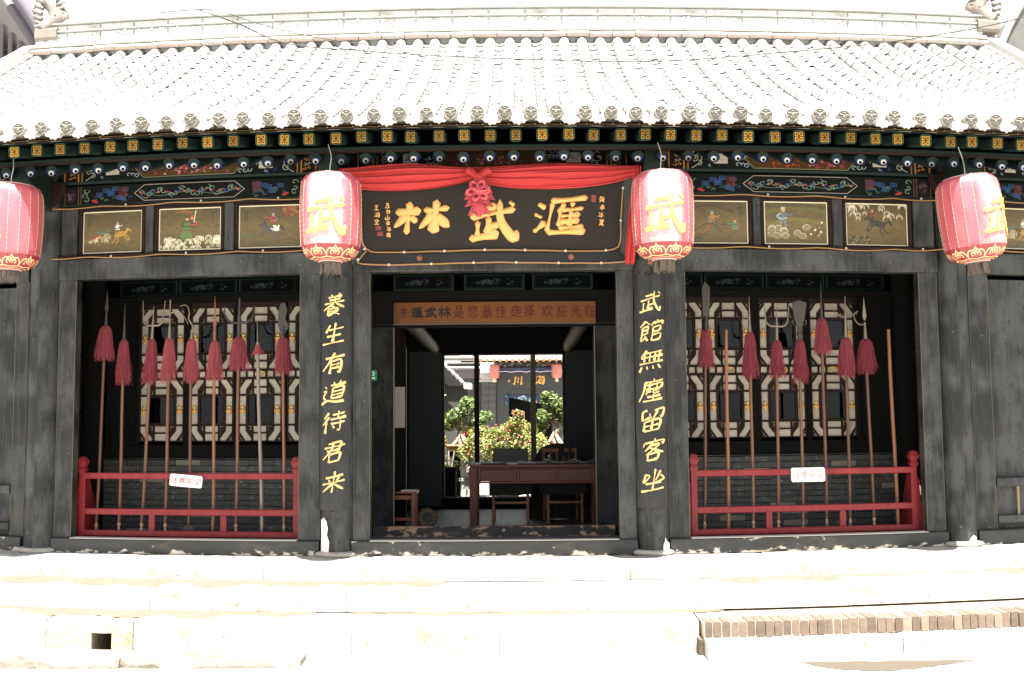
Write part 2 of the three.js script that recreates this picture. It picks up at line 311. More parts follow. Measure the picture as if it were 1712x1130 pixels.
// raised brush strokes; w and h are the size of the character, b the half width of the brush
function glyph(ch, w, h, b, depth, bend, lean = 0, rise = 0) {
  const pos = [], idx = [];
  strokes(ch).forEach((st, si) => {
    const c = new THREE.CatmullRomCurve3((st.length === 2 ? dense(st) : st).map((p) => V((p[0] + lean * p[1]) * w, (p[1] + rise * p[0]) * h, 0)), false, 'centripetal');
    const len = c.getLength(), n = Math.max(8, Math.round(len / b * 1.6)), a = st[0], e = st[st.length - 1];
    const falls = e[1] < a[1] - 0.2 && Math.abs(e[0] - a[0]) > 0.15, first = pos.length / 3, lift = 0.0004 * si;
    for (let i = 0; i <= n; i++) {
      const t = i / n, o = c.getPoint(t), d = c.getTangent(t), s = t * len;
      let q = b * (1.15 - 0.55 * Math.sin(PI * Math.pow(t, 0.85)) + 0.16 * Math.sin(si * 2.3 + t * 3)) * (1 + 0.14 * Math.sin(si * 4.1));
      if (falls) q = b * (e[0] < a[0] ? 1.15 - 0.75 * t : 0.7 + 0.75 * Math.sin(PI * Math.min(1, t * 1.1)) * t);
      const near = Math.min(s, len - s) / b; q *= near < 1 ? Math.sqrt(Math.max(0.02, 1 - (1 - near) * (1 - near))) : 1;
      const nx = -d.y, ny = d.x, over = i === 0 || i === n ? 0 : 1;
      for (const [k, z] of [[-1, 0], [-0.75, 0.75], [0, 1], [0.75, 0.75], [1, 0]]) pos.push(o.x + nx * q * k, o.y + ny * q * k, (z * over) * depth + lift);
    }
    for (let i = 0; i < n; i++) for (let j = 0; j < 4; j++) { const p = first + i * 5 + j; idx.push(p, p + 5, p + 6, p, p + 6, p + 1); }
  });
  const g = new THREE.BufferGeometry(); g.setAttribute('position', new THREE.Float32BufferAttribute(pos, 3)); g.setIndex(idx);
  if (bend) { const p = g.attributes.position; for (let i = 0; i < p.count; i++) { tmp.fromBufferAttribute(p, i); bend(tmp); p.setXYZ(i, tmp.x, tmp.y, tmp.z); } }
  g.computeVertexNormals();
  const n = g.attributes.normal; let s = 0; for (let i = 0; i < n.count; i++) s += n.getZ(i);
  if (s < 0) { for (let i = 0; i < idx.length; i += 3) { const t = idx[i + 1]; idx[i + 1] = idx[i + 2]; idx[i + 2] = t; } g.setIndex(idx); g.computeVertexNormals(); }
  return g;
}
function brush(x, ch, cx, cy, w, h, lw, color) {         // the same strokes printed on a canvas
  x.strokeStyle = color; x.lineWidth = lw;
  for (const st of strokes(ch)) { x.beginPath(); dense(st).forEach((p, i) => x[i ? 'lineTo' : 'moveTo'](cx + p[0] * w, cy - p[1] * h)); x.stroke(); }
}

// ---------------------------------------------------------------- the setting: ground, platform, steps
const groundY = (x) => -0.59 + 0.012 * x;
{
  const g = new THREE.PlaneGeometry(90, 90, 60, 60).rotateX(-PI / 2); const p = g.attributes.position;
  for (let i = 0; i < p.count; i++) { const x = p.getX(i); p.setY(i, groundY(clamp(x, -9, 9))); }
  scaleUV(g, 90, 90); g.translate(0, 0, 20);
  const m = new THREE.Mesh(g, mStoneC); m.name = 'ground'; m.receiveShadow = true; tag(m, null, null, null, 'structure'); scene.add(m);
  // a dark patch of its own shape in front of the right-hand kerb
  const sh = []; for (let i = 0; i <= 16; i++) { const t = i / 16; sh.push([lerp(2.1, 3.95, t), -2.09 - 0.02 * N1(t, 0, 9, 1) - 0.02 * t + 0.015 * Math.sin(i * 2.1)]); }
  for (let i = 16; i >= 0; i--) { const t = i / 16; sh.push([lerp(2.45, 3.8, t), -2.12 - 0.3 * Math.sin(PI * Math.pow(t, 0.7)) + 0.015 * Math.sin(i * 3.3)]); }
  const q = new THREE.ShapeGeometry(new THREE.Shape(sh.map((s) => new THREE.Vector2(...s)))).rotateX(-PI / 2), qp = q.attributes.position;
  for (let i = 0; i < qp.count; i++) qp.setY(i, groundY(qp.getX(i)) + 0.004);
  const st = new THREE.Mesh(q, std([0.055, 0.045, 0.032], 0.8)); st.name = 'dark_patch'; m.add(st);
}
const platform = thing('platform'); tag(platform, null, null, null, 'structure');
// one worn slab: a box whose front edge is uneven
function slab(x0, x1, y0, y1, z0, z1, wear = 0.012, sd = 1) {
  const n = Math.max(2, Math.round((x1 - x0) / 0.07)), out = [], c = 0.012 + wear * 0.4, rows = [];
  for (let i = 0; i <= n; i++) {
    const t = i / n, x = lerp(x0, x1, t), k = wear * (N3(x * 0.13 + 5, sd * 0.17, 40, 16, 4) - 0.35) * 2, e = i === 0 || i === n ? 0.01 : 0;
    const a = Math.max(0, k), b = wear * N1(x * 0.11 + 3, sd * 0.31, 50, 16, 3);
    rows.push([[x, y0, z0], [x, y1, z0], [x, y1 - e, z1 - c - a * 1.6], [x, y1 - c - a - e, z1 - b - e], [x, y0, z1 - b * 0.7 - e]]);
  }
  for (let i = 0; i < n; i++) for (let j = 0; j < 5; j++) { const a = rows[i][j], b = rows[i][(j + 1) % 5], d = rows[i + 1][j], e = rows[i + 1][(j + 1) % 5]; out.push(...a, ...d, ...e, ...a, ...e, ...b); }
  for (const [r, f] of [[rows[0], 0], [rows[n], 1]]) for (let j = 1; j < 4; j++) out.push(...r[0], ...r[f ? j + 1 : j], ...r[f ? j : j + 1]);
  return tris(out);
}
function course(name, xa, xb, y0, y1, z0, z1, wear, sd, parent, min = 0.9, max = 1.9, mats = [mStone, mStoneB, mStoneC]) {
  let x = xa, i = 0; seed = sd * 977;
  while (x < xb - 0.3) {
    let e = Math.min(xb, x + rr(min, max)); if (xb - e < 0.45) e = xb;
    M(name, slab(x + 0.0025, e - 0.0025, y0, y1 + rr(-0.006, 0.006), z0, z1 + rr(-0.012, 0.012), wear, sd + i * 3), mats[(sd + i) % mats.length], parent); x = e; i++;
  }
}
M('fill', [bar(-8, 8, -0.62, -0.03, -1.18, 0.27, 0), bar(-8, 8, -0.62, -0.15, 0.27, 0.78, 0)], mSoil, platform);
course('stone_slab', -7.6, 7.6, -0.11, 0, -0.3, 0.345, 0.004, 3, platform, 0.7, 1.3);
course('stone_slab', -7.6, 7.6, -0.12, -0.004, 0.35, 0.86, 0.012, 5, platform, 1.2, 2.4);
const steps = thing('steps'); tag(steps, null, null, null, 'structure');
M('fill', [bar(-7.4, 7.4, -0.62, -0.2, 0.8, 1.28, 0), bar(-7.4, -3.5, -0.62, -0.42, 1.28, 1.7, 0), bar(-3, 1.7, -0.62, -0.42, 1.28, 1.7, 0), bar(1.7, 7.4, -0.62, -0.45, 1.28, 1.86, 0)], mSoil, steps);
course('stone_slab', -7.2, 7.2, -0.3, -0.125, 0.83, 1.37, 0.013, 8, steps, 1.3, 2.6);
course('stone_slab', -7.2, -3.725, -0.7, -0.312, 1.33, 1.765, 0.03, 12, steps, 1, 1.6);
// slab with the square drain hole, built round the opening
{
  const s = thing('drain_stone', 'yellowish step stone with a square dark drain hole at lower left', 'stone', P(-3.3, -0.55, 1.5));
  M('stone', [slab(-3.72, -3.325, -0.7, -0.316, 1.33, 1.768, 0.03, 61), slab(-3.15, -2.97, -0.7, -0.316, 1.33, 1.768, 0.03, 64), slab(-3.325, -3.15, -0.425, -0.316, 1.33, 1.768, 0.01, 67)], std([0.95, 0.86, 0.62], 0.9, { map: stoneC, bumpMap: stoneB, bumpScale: 0.014 }), s);
  M('drain_back', bar(-3.34, -3.14, -0.7, -0.4, 1.3, 1.335, 0), std([0.03, 0.022, 0.015], 1), s);
}
course('stone_slab', -2.965, 1.72, -0.7, -0.312, 1.33, 1.765, 0.022, 15, steps, 1.1, 1.9);
// dirt that has gathered along the inside of each tread
{
  const dirt = (xa, xb, y, z, wd, sd) => {
    const out = [], n = Math.round((xb - xa) / 0.05);
    let p = null;
    for (let i = 0; i <= n; i++) { const x = lerp(xa, xb, i / n), k = N2(x * 0.09 + 4, sd * 0.2, 40, 8, 5), w2 = Math.min(z < 1 ? 0.43 : 0.3, Math.max(0.004, wd * (k * 2.2 - 0.45) * Math.min(1, i / 6, (n - i) / 6))), c = [[x, y + 0.02 * k, z - 0.012], [x, y + 0.012, z + w2 * 0.4], [x, y - 0.004, z + w2]]; if (p) for (let j = 0; j < 2; j++) out.push(...p[j], ...p[j + 1], ...c[j + 1], ...p[j], ...c[j + 1], ...c[j]); p = c; }
    return tris(out);
  };
  tag(M('dirt', [dirt(-7.2, -0.4, -0.126, 0.868, 0.42, 3), dirt(1.9, 7.2, -0.126, 0.868, 0.36, 5), dirt(-7.2, -1.5, -0.31, 1.375, 0.34, 7), dirt(-1.2, 2, -0.31, 1.375, 0.1, 9)], std([0.55, 0.53, 0.5], 1, { map: brickC, bumpMap: stoneB, bumpScale: 0.02 }), steps), null, null, null, 'stuff');
}
// right-hand step: bricks set on edge over a kerb
{
  seed = 4711; let x = 1.75;
  while (x < 6.4) { const w = rr(0.058, 0.068); M('brick', bar(x, x + w, -0.43, -0.312 + rr(-0.005, 0.004), 1.63 + rr(-0.01, 0.01), 1.875 + rr(-0.012, 0.008), 0.007), mBrick[Math.floor(rnd() * 3.4)], steps); x += w + rr(0.006, 0.01); }
  M('mortar', bar(1.74, 6.4, -0.44, -0.322, 1.28, 1.86, 0), std([0.4, 0.35, 0.27], 1), steps);
  course('kerb_stone', 1.74, 6.6, -0.62, -0.434, 1.5, 2.06, 0.03, 21, steps, 0.7, 1.25);
}
// low broken kerb in front of the drain
course('kerb_stone', -7.2, -1.5, -0.8, -0.56, 1.75, 2.06, 0.06, 33, steps, 0.6, 1.5, [std([0.5, 0.46, 0.4], 0.9, { map: stoneC, bumpMap: stoneB, bumpScale: 0.016 }), std([0.42, 0.38, 0.33], 0.9, { map: stoneC, bumpMap: stoneB, bumpScale: 0.016 })]);
// ---------------------------------------------------------------- the hall
const hall = thing('martial_hall', 'black timber hall with painted beams, tiled roof and three open bays', 'building', V(0, 0, 0));
const COLS = [-7.4, -4.65, -1.57, 1.57, 4.71, 7.4];
function onColumn(cx, r, pts) {                          // an irregular patch lying on a round column
  const g = new THREE.ShapeGeometry(new THREE.Shape(pts.map((p) => new THREE.Vector2(...p)))), p = g.attributes.position;
  for (let i = 0; i < p.count; i++) { const a = p.getX(i) / r; p.setXYZ(i, cx + Math.sin(a) * (r + 0.011), p.getY(i), Math.cos(a) * (r + 0.011)); }
  g.computeVertexNormals(); return g;
}
COLS.forEach((x, i) => {
  const c = M('column', cyl(0.17, 0.16, 0.03, 4, x, 0, 28, 6), mPaint, hall);
  M('stone_base', lathe([[0.2, -0.003], [0.225, 0.012], [0.225, 0.035], [0.19, 0.05], [0.15, 0.05]], 28).translate(x, 0, 0), mStoneC, c);
  if (i === 2) M('peeled_patch', onColumn(x, 0.17, [[-0.15, 0.05], [-0.145, 0.2], [-0.15, 0.36], [-0.11, 0.385], [-0.075, 0.35], [-0.06, 0.28], [-0.07, 0.22], [-0.045, 0.15], [-0.05, 0.05]]), mPlaster, c);
  if (i === 3) M('peeled_patch', onColumn(x, 0.17, [[0.08, 0.05], [0.085, 0.11], [0.1, 0.13], [0.105, 0.17], [0.13, 0.13], [0.17, 0.11], [0.175, 0.05]]), mPlaster, c);
  if (i === 4) M('peeled_patch', onColumn(x, 0.17, [[0.01, 0.05], [0.035, 0.09], [0.07, 0.115], [0.1, 0.09], [0.105, 0.05]]), mPlaster, c);
});
const POSTS = [[-7.2, -5.0], [-4.96, -4.815], [-4.485, -4.3], [-1.955, -1.735], [-1.405, -1.238], [1.238, 1.405], [1.735, 1.937], [4.348, 4.545], [4.875, 5.09]];
const mWorn = std([0.1, 0.085, 0.06], 0.85);
POSTS.slice(1).forEach(([a, b]) => { const p = M('door_post', bar(a, b, 0.152, 2.83, -0.09, 0.05, 0.008), mPaint, hall); for (const x of [a + 0.001, b - 0.006]) M('worn_edge', bar(x, x + 0.005, 0.155, 2.82, 0.03, 0.0515, 0), mWorn, p); });
for (const [a, b] of [[-7.25, -4.82], [-4.49, -1.735], [-1.41, 1.41], [1.735, 4.55], [4.87, 7.25]]) {
  const wide = Math.abs(a + b) < 0.5;
  M('sill', bar(a, b, 0, 0.148, -0.1, 0.1, 0.01, 0.3), mSill, hall);
  M('lintel', bar(a, b, 2.832, 3.055, -0.09, 0.07, 0.012), mPaint, hall);
  M('rail', bar(a, b, 3.058, 3.088, -0.08, 0.085, 0.006), mFrame, hall);
  M('backing_board', bar(a, b, 3.09, 4.1, -0.1, -0.005, 0), mDark, hall);
  if (!wide) M('rail', bar(a, b, 3.585, 3.61, -0.08, 0.07, 0.006), mFrame, hall);
}
M('sill_sunlight', [bar(-4.29, -1.96, 0.149, 0.154, -0.02, 0.1, 0, 0.3), bar(1.945, 4.34, 0.149, 0.154, -0.02, 0.1, 0, 0.3), bar(-1.23, 1.23, 0.149, 0.154, 0.0, 0.1, 0, 0.3)], std([0.5, 0.47, 0.42], 0.9), hall);  // pale strips stand in for sunlight along the sill tops
// boarded end bays with a low rail
for (const s of [-1, 1]) {
  const a = s < 0 ? -7.2 : 5.1, b = s < 0 ? -4.97 : 7.2, n = 2;
  for (let i = 0; i < n; i++) M('plank', bar(lerp(a, b, i / n) + 0.002, lerp(a, b, (i + 1) / n) - 0.002, 0.15, 2.78, -0.1, -0.02 + 0.004 * (i % 2), 0.004), mPaint, hall);
  for (const [y0, y1] of [[0.21, 0.29], [0.59, 0.68]]) M('rail', bar(a, b, y0, y1, -0.01, 0.06, 0.008), mPaint, hall);
  for (let i = 1; i < 7; i++) M('baluster', bar(lerp(a, b, i / 7 - 0.03) - 0.012, lerp(a, b, i / 7 - 0.03) + 0.012, 0.29, 0.59, 0.005, 0.03, 0.003), std([0.2, 0.15, 0.08], 0.7), hall);
}
// ---- painted panels
const ochre = (x, w, h, sd) => {
  const g = x.createLinearGradient(0, 0, 0, h); g.addColorStop(0, '#453a22'); g.addColorStop(0.5, '#625230'); g.addColorStop(1, '#584a2a'); x.fillStyle = g; x.fillRect(0, 0, w, h); seed = sd;
  for (let i = 0; i < 500; i++) { x.fillStyle = `rgba(${rnd() < 0.5 ? '40,30,15' : '150,120,70'},${rr(0.02, 0.1)})`; x.beginPath(); x.ellipse(rr(0, w), rr(0, h), rr(2, 30), rr(2, 12), 0, 0, 7); x.fill(); }
};
const blob = (x, pts, fill) => { x.fillStyle = fill; x.beginPath(); pts.forEach((p, i) => i ? x.lineTo(p[0], p[1]) : x.moveTo(p[0], p[1])); x.closePath(); x.fill(); };
const line = (x, pts, col, w) => { x.strokeStyle = col; x.lineWidth = w; x.beginPath(); dense(pts).forEach((p, i) => i ? x.lineTo(p[0], p[1]) : x.moveTo(p[0], p[1])); x.stroke(); };
const ell = (x, a, b, r, s, t, c) => { x.fillStyle = c; x.beginPath(); x.ellipse(a, b, r, s, t, 0, 7); x.fill(); };
function horse(x, cx, cy, s, d, col, dark) {             // d = +1 faces right
  const q = (a, b) => [cx + a * s * d, cy + b * s];
  ell(x, cx, cy, 30 * s, 13 * s, -0.25 * d, col); ell(x, ...q(-20, 6), 14 * s, 13 * s, 0, col);
  blob(x, [q(16, -10), q(30, 4), q(44, -22), q(34, -32)], col); blob(x, [q(34, -34), q(60, -18), q(56, -10), q(36, -20)], col);
  line(x, [q(18, -14), q(30, -36), q(36, -38)], dark, 5 * s);
  for (const l of [[[24, 6], [44, 18], [38, 34]], [[18, 8], [32, 26], [50, 30]], [[-24, 12], [-30, 30], [-44, 42]], [[-16, 14], [-12, 34], [-24, 48]]]) line(x, l.map((p) => q(...p)), col, 6 * s);
  line(x, [q(-32, 0), q(-50, -8), q(-62, 8)], dark, 7 * s);
}
function fighter(x, cx, cy, s, d, coat, trim) {
  const q = (a, b) => [cx + a * s * d, cy + b * s];
  blob(x, [q(-10, -22), q(10, -22), q(16, 12), q(-16, 12)], coat); ell(x, ...q(2, -31), 7 * s, 8 * s, 0, '#b98f62'); ell(x, ...q(1, -37), 8 * s, 5 * s, 0, trim);
  line(x, [q(8, -18), q(24, -12), q(34, -18)], coat, 6 * s); line(x, [q(-8, -18), q(-20, -8), q(-10, 2)], trim, 5 * s);
  line(x, [q(-12, -2), q(0, 2), q(14, -3)], trim, 4 * s);
}
const surf = (x, w, h, y0, n, sd, col) => { seed = sd; for (let i = 0; i < n; i++) { const a = rr(0.02, 0.98) * w, b = lerp(y0, h * 0.97, rnd()), r = rr(6, 24); x.strokeStyle = col; for (let k = 0; k < 3; k++) { x.lineWidth = 3.2 - k * 0.7; x.beginPath(); x.arc(a, b, Math.max(2, r - k * 6), PI * 0.85, PI * 2.2); x.stroke(); } } };
const words = (x, w, h, side) => { x.strokeStyle = 'rgba(30,20,10,.8)'; x.lineWidth = 1.6; for (let c = 0; c < 2; c++) for (let i = 0; i < 5; i++) brush(x, '年王山未台'[i], side * w + c * 13 - 6, h * 0.14 + i * 14, 10, 11, 1.4, 'rgba(30,18,8,.75)'); };
const scenes = [
  (x, w, h) => { ochre(x, w, h, 11); words(x, w, h, 0.1); horse(x, 255, 150, 1.25, 1, '#a27c38', '#3b3222'); fighter(x, 232, 112, 1.05, 1, '#cfc8b4', '#5a6a70'); line(x, [[150, 165], [240, 110], [330, 62]], '#2a2018', 3); ell(x, 95, 165, 44, 18, -0.3, '#7c4a33'); surf(x, 190, 215, 165, 10, 5, 'rgba(214,200,170,.8)'); line(x, [[95, 130], [130, 142], [175, 118]], '#3f6e83', 7); for (let i = 0; i < 60; i++) ell(x, rr(20, 320), h - rr(4, 20), 5, 4, 0, 'rgba(40,74,60,.5)'); },
  (x, w, h) => { ochre(x, w, h, 23); words(x, w, h, 0.86); for (let i = 0; i < 14; i++) ell(x, rr(120, 250), rr(8, 34), 18, 8, 0, i % 3 ? '#4a5a2c' : '#a03a2c'); fighter(x, 178, 118, 1.6, 1, '#4f6b35', '#2e3c2c'); fighter(x, 216, 108, 1.4, -1, '#473c2f', '#b4472e'); blob(x, [[150, 150], [205, 150], [230, 205], [130, 205]], '#526c38'); line(x, [[226, 92], [232, 50], [238, 20]], '#c9c3b0', 6); line(x, [[130, 190], [176, 214], [228, 188]], '#2c251c', 8); surf(x, w, h, h * 0.72, 46, 31, 'rgba(232,224,196,.95)'); },
  (x, w, h) => { ochre(x, w, h, 37); words(x, w, h, 0.12); for (let i = 0; i < 12; i++) ell(x, rr(290, 380), rr(10, 70), 22, 10, 0.6, i % 2 ? '#8a5a26' : '#7a3d22'); horse(x, 205, 150, 1.35, -1, '#45464a', '#262428'); fighter(x, 222, 98, 1.2, -1, '#a23a35', '#5b7a86'); for (let i = 0; i < 26; i++) ell(x, rr(210, 262), rr(130, 164), 7, 4, rr(0, 3), '#d6d3cc'); line(x, [[100, 60], [170, 90], [290, 70]], '#2c2018', 3.5); line(x, [[10, 205], [80, 190], [130, 206]], '#3d5a44', 6); },
  (x, w, h) => { ochre(x, w, h, 53); words(x, w, h, 0.88); line(x, [[20, 60], [150, 30], [300, 66]], 'rgba(60,44,22,.7)', 12); fighter(x, 170, 120, 1.4, 1, '#9a6a2c', '#4b6f78'); line(x, [[160, 138], [150, 172], [110, 205]], '#8a4b30', 9); line(x, [[176, 136], [200, 160], [190, 190]], '#30545a', 9); fighter(x, 318, 165, 1.3, -1, '#4d7a5c', '#8b3a33'); line(x, [[120, 98], [240, 150], [330, 150]], '#2a2018', 3.5); for (let i = 0; i < 70; i++) ell(x, rr(0, 110), h - rr(6, 50), 7, 5, 0, 'rgba(52,62,34,.5)'); line(x, [[60, 190], [160, 140], [240, 200]], 'rgba(52,42,24,.7)', 5); },
  (x, w, h) => { ochre(x, w, h, 71); words(x, w, h, 0.9); line(x, [[0, 70], [200, 40], [w, 60]], 'rgba(92,94,48,.6)', 26); line(x, [[0, 150], [180, 110], [w, 140]], 'rgba(110,108,50,.55)', 20); fighter(x, 118, 106, 1.75, 1, '#5a646a', '#9aa0a0'); line(x, [[106, 126], [104, 170]], '#6c7478', 13); line(x, [[132, 126], [138, 168]], '#6c7478', 13); seed = 9; for (let i = 0; i < 13; i++) { const a = rr(30, 270), b = rr(165, 226); ell(x, a, b, 26, 18, 0, '#7c6f55'); x.strokeStyle = 'rgba(226,216,190,.9)'; x.lineWidth = 3; x.beginPath(); x.arc(a, b, 22, PI, PI * 1.95); x.stroke(); } line(x, [[300, 230], [340, 180], [330, 150]], '#3f2d18', 5); for (let i = 0; i < 9; i++) ell(x, rr(290, 380), rr(120, 220), 6, 6, 0, i % 2 ? '#d8d2bc' : '#b47a2c'); },
  (x, w, h) => { ochre(x, w, h, 89); words(x, w, h, 0.93); seed = 13; for (let i = 0; i < 20; i++) { const a = i < 12 ? rr(10, 130) : rr(200, w), b = rr(20, 100), r = rr(10, 26); x.strokeStyle = 'rgba(216,206,186,.85)'; for (let k = 0; k < 3; k++) { x.lineWidth = 2.6; x.beginPath(); x.arc(a, b + k * 6, r, PI, PI * 2); x.stroke(); } } horse(x, 205, 128, 1.5, -1, '#33342e', '#25241f'); fighter(x, 175, 78, 1, -1, '#57412c', '#a5452e'); line(x, [[170, 100], [195, 40], [205, 8]], '#221a12', 4); for (let i = 0; i < 90; i++) ell(x, rr(15, 150), h - rr(8, 60), rr(3, 8), 3, rr(0, 3), i % 5 ? 'rgba(34,40,26,.8)' : 'rgba(190,180,150,.7)'); },
];
const PANELS = [[-4.262, -3.622, 0], [-3.447, -2.785, 1], [-2.604, -1.95, 2], [1.95, 2.604, 3], [2.764, 3.43, 4], [3.615, 4.273, 5], [5.15, 5.8, 0], [-5.75, -5.1, 4]];
for (const [a, b, k] of PANELS) {
  const y0 = 3.108, y1 = 3.558, f = 0.036, fr = M('painted_panel', [bar(a - f, b + f, y1, y1 + 0.026, 0, 0.04, 0.005), bar(a - f, b + f, y0 - 0.02, y0, 0, 0.04, 0.005), bar(a - f, a, y0, y1, 0, 0.04, 0.005), bar(b, b + f, y0, y1, 0, 0.04, 0.005)], mFrame, hall);
  M('picture', face(a + 0.002, b - 0.002, y0 + 0.002, y1 - 0.002, 0.014), std(null, 0.55, { map: canvas(400, 270, (x, w, h) => { scenes[k](x, w, h); seed = 600 + k; for (let i = 0; i < 2600; i++) { x.fillStyle = `rgba(${rnd() < 0.6 ? '35,26,14' : '165,140,95'},${rr(0.05, 0.3)})`; x.fillRect(rr(0, w), rr(0, h), rr(1, 4), rr(1, 3)); } for (let i = 0; i < 26; i++) line(x, [[rr(0, w), rr(0, h)], [rr(0, w), rr(0, h)]].map((p, j, a) => j ? [a[0][0] + rr(-40, 40), a[0][1] + rr(-14, 14)] : p), 'rgba(40,30,14,.35)', rr(1, 2.5)); x.strokeStyle = '#d9ceb0'; x.lineWidth = 7; x.strokeRect(4, 4, w - 8, h - 8); }) }), fr);
}
for (const [a, b] of [[-4.485, -4.31], [-3.58, -3.49], [-2.745, -2.645], [2.645, 2.725], [3.47, 3.575], [4.32, 4.54], [-1.9, -1.74], [1.74, 1.905], [4.88, 5.1]]) M('stile', bar(a, b, 3.09, 3.585, -0.01, 0.05, 0.008), mPaint, hall);
// ---- painted beams
const curl = (x, cx, cy, r, turn, dir, col, lw) => { x.strokeStyle = col; x.lineWidth = lw; x.beginPath(); for (let i = 0; i <= 26; i++) { const t = i / 26, a = turn + dir * t * 4.6, q = r * (1 - t * 0.82), X = cx + Math.cos(a) * q, Y = cy + Math.sin(a) * q; i ? x.lineTo(X, Y) : x.moveTo(X, Y); } x.stroke(); };
const bandEnds = (x, w, h) => { for (const s of [0, 1]) { const X = (a) => s ? w - a : a; for (const [a, b, c] of [[0, 16, '#12201c'], [16, 24, '#b8742c'], [24, 40, '#0e1c18'], [40, 100, '#16100a'], [100, 108, '#b8742c'], [108, 124, '#0f221d'], [124, 131, '#9c6a30']]) { x.fillStyle = c; x.fillRect(Math.min(X(a), X(b)), 0, b - a, h); } for (let i = 0; i < 4; i++) for (const d of [-1, 1]) curl(x, X(70) + d * 13, h * (0.2 + i * 0.2), 12, i, d, i % 2 ? '#c98a3a' : '#b7ac90', 4); } };
const beamUpper = canvas(1536, 150, (x, w, h) => {
  x.fillStyle = '#0c1214'; x.fillRect(0, 0, w, h); bandEnds(x, w, h); seed = 5;
  for (const s of [0, 1]) { const X = (a) => s ? w - a : a, d = s ? -1 : 1;
    for (let i = 0; i < 3; i++) curl(x, X(165 + i * 12), h * (0.25 + i * 0.25), 26, i * 2, d, '#9fb0a4', 5);
    x.strokeStyle = '#a9a592'; x.lineWidth = 5; x.beginPath(); x.moveTo(X(150), 8); x.quadraticCurveTo(X(260), h / 2, X(150), h - 8); x.stroke();
    for (let i = 0; i < 16; i++) curl(x, X(rr(240, 440)), rr(12, h - 12), rr(10, 20), rr(0, 6), d, ['#33509c', '#2b3f88', '#8fa0b8', '#244a8c'][i % 4], 4.5);
    ell(x, X(170), h * 0.5, 6, 6, 0, '#c9803a');
    x.fillStyle = '#b9b3a6'; x.fillRect(Math.min(X(272), X(352)), h * 0.28, 80, h * 0.46); for (let i = 0; i < 7; i++) curl(x, X(rr(285, 340)), h * rr(0.38, 0.64), 9, rr(0, 6), 1, '#6a5f58', 3);
    for (let i = 0; i < 9; i++) curl(x, X(410 + (i % 3) * 24), h * (0.18 + 0.3 * Math.floor(i / 3)), 17, i, -d, '#a4b4bc', 4.5);
  }
  blob(x, [[450, h / 2], [500, 10], [w - 500, 10], [w - 450, h / 2], [w - 500, h - 10], [500, h - 10]], '#4d391f');
  x.strokeStyle = '#7d8a72'; x.lineWidth = 4; x.beginPath(); [[450, h / 2], [500, 10], [w - 500, 10], [w - 450, h / 2], [w - 500, h - 10], [500, h - 10], [450, h / 2]].forEach((p, i) => i ? x.lineTo(...p) : x.moveTo(...p)); x.stroke();
  for (let i = 0; i < 70; i++) { const a = i < 45 ? rr(690, 880) : rr(540, 1000); ell(x, a, rr(h * 0.4, h * 0.85), rr(5, 13), rr(4, 9), rr(0, 3), ['#a5465a', '#8a3244', '#c27f86', '#4e5a30'][i % 4]); }
  line(x, [[520, h * 0.8], [640, h * 0.6], [820, h * 0.75]], '#2c2a16', 5);
});
const beamUpperR = canvas(1536, 150, (x, w, h) => {
  x.drawImage(beamUpper.image, 0, 0); blob(x, [[470, h / 2], [505, 14], [w - 505, 14], [w - 470, h / 2], [w - 505, h - 14], [505, h - 14]], '#483419'); seed = 77;
  for (let i = 0; i < 95; i++) { const a = i < 40 ? rr(600, 760) : rr(820, 1020); ell(x, a, rr(h * 0.2, h * 0.86), rr(4, i < 40 ? 7 : 13), rr(4, 8), rr(0, 3), i < 40 ? '#a8452c' : ['#8c3a4c', '#6d2836', '#a2606a'][i % 3]); }
  line(x, [[560, h * 0.3], [700, h * 0.5], [960, h * 0.4]], '#2a1c12', 4);
});
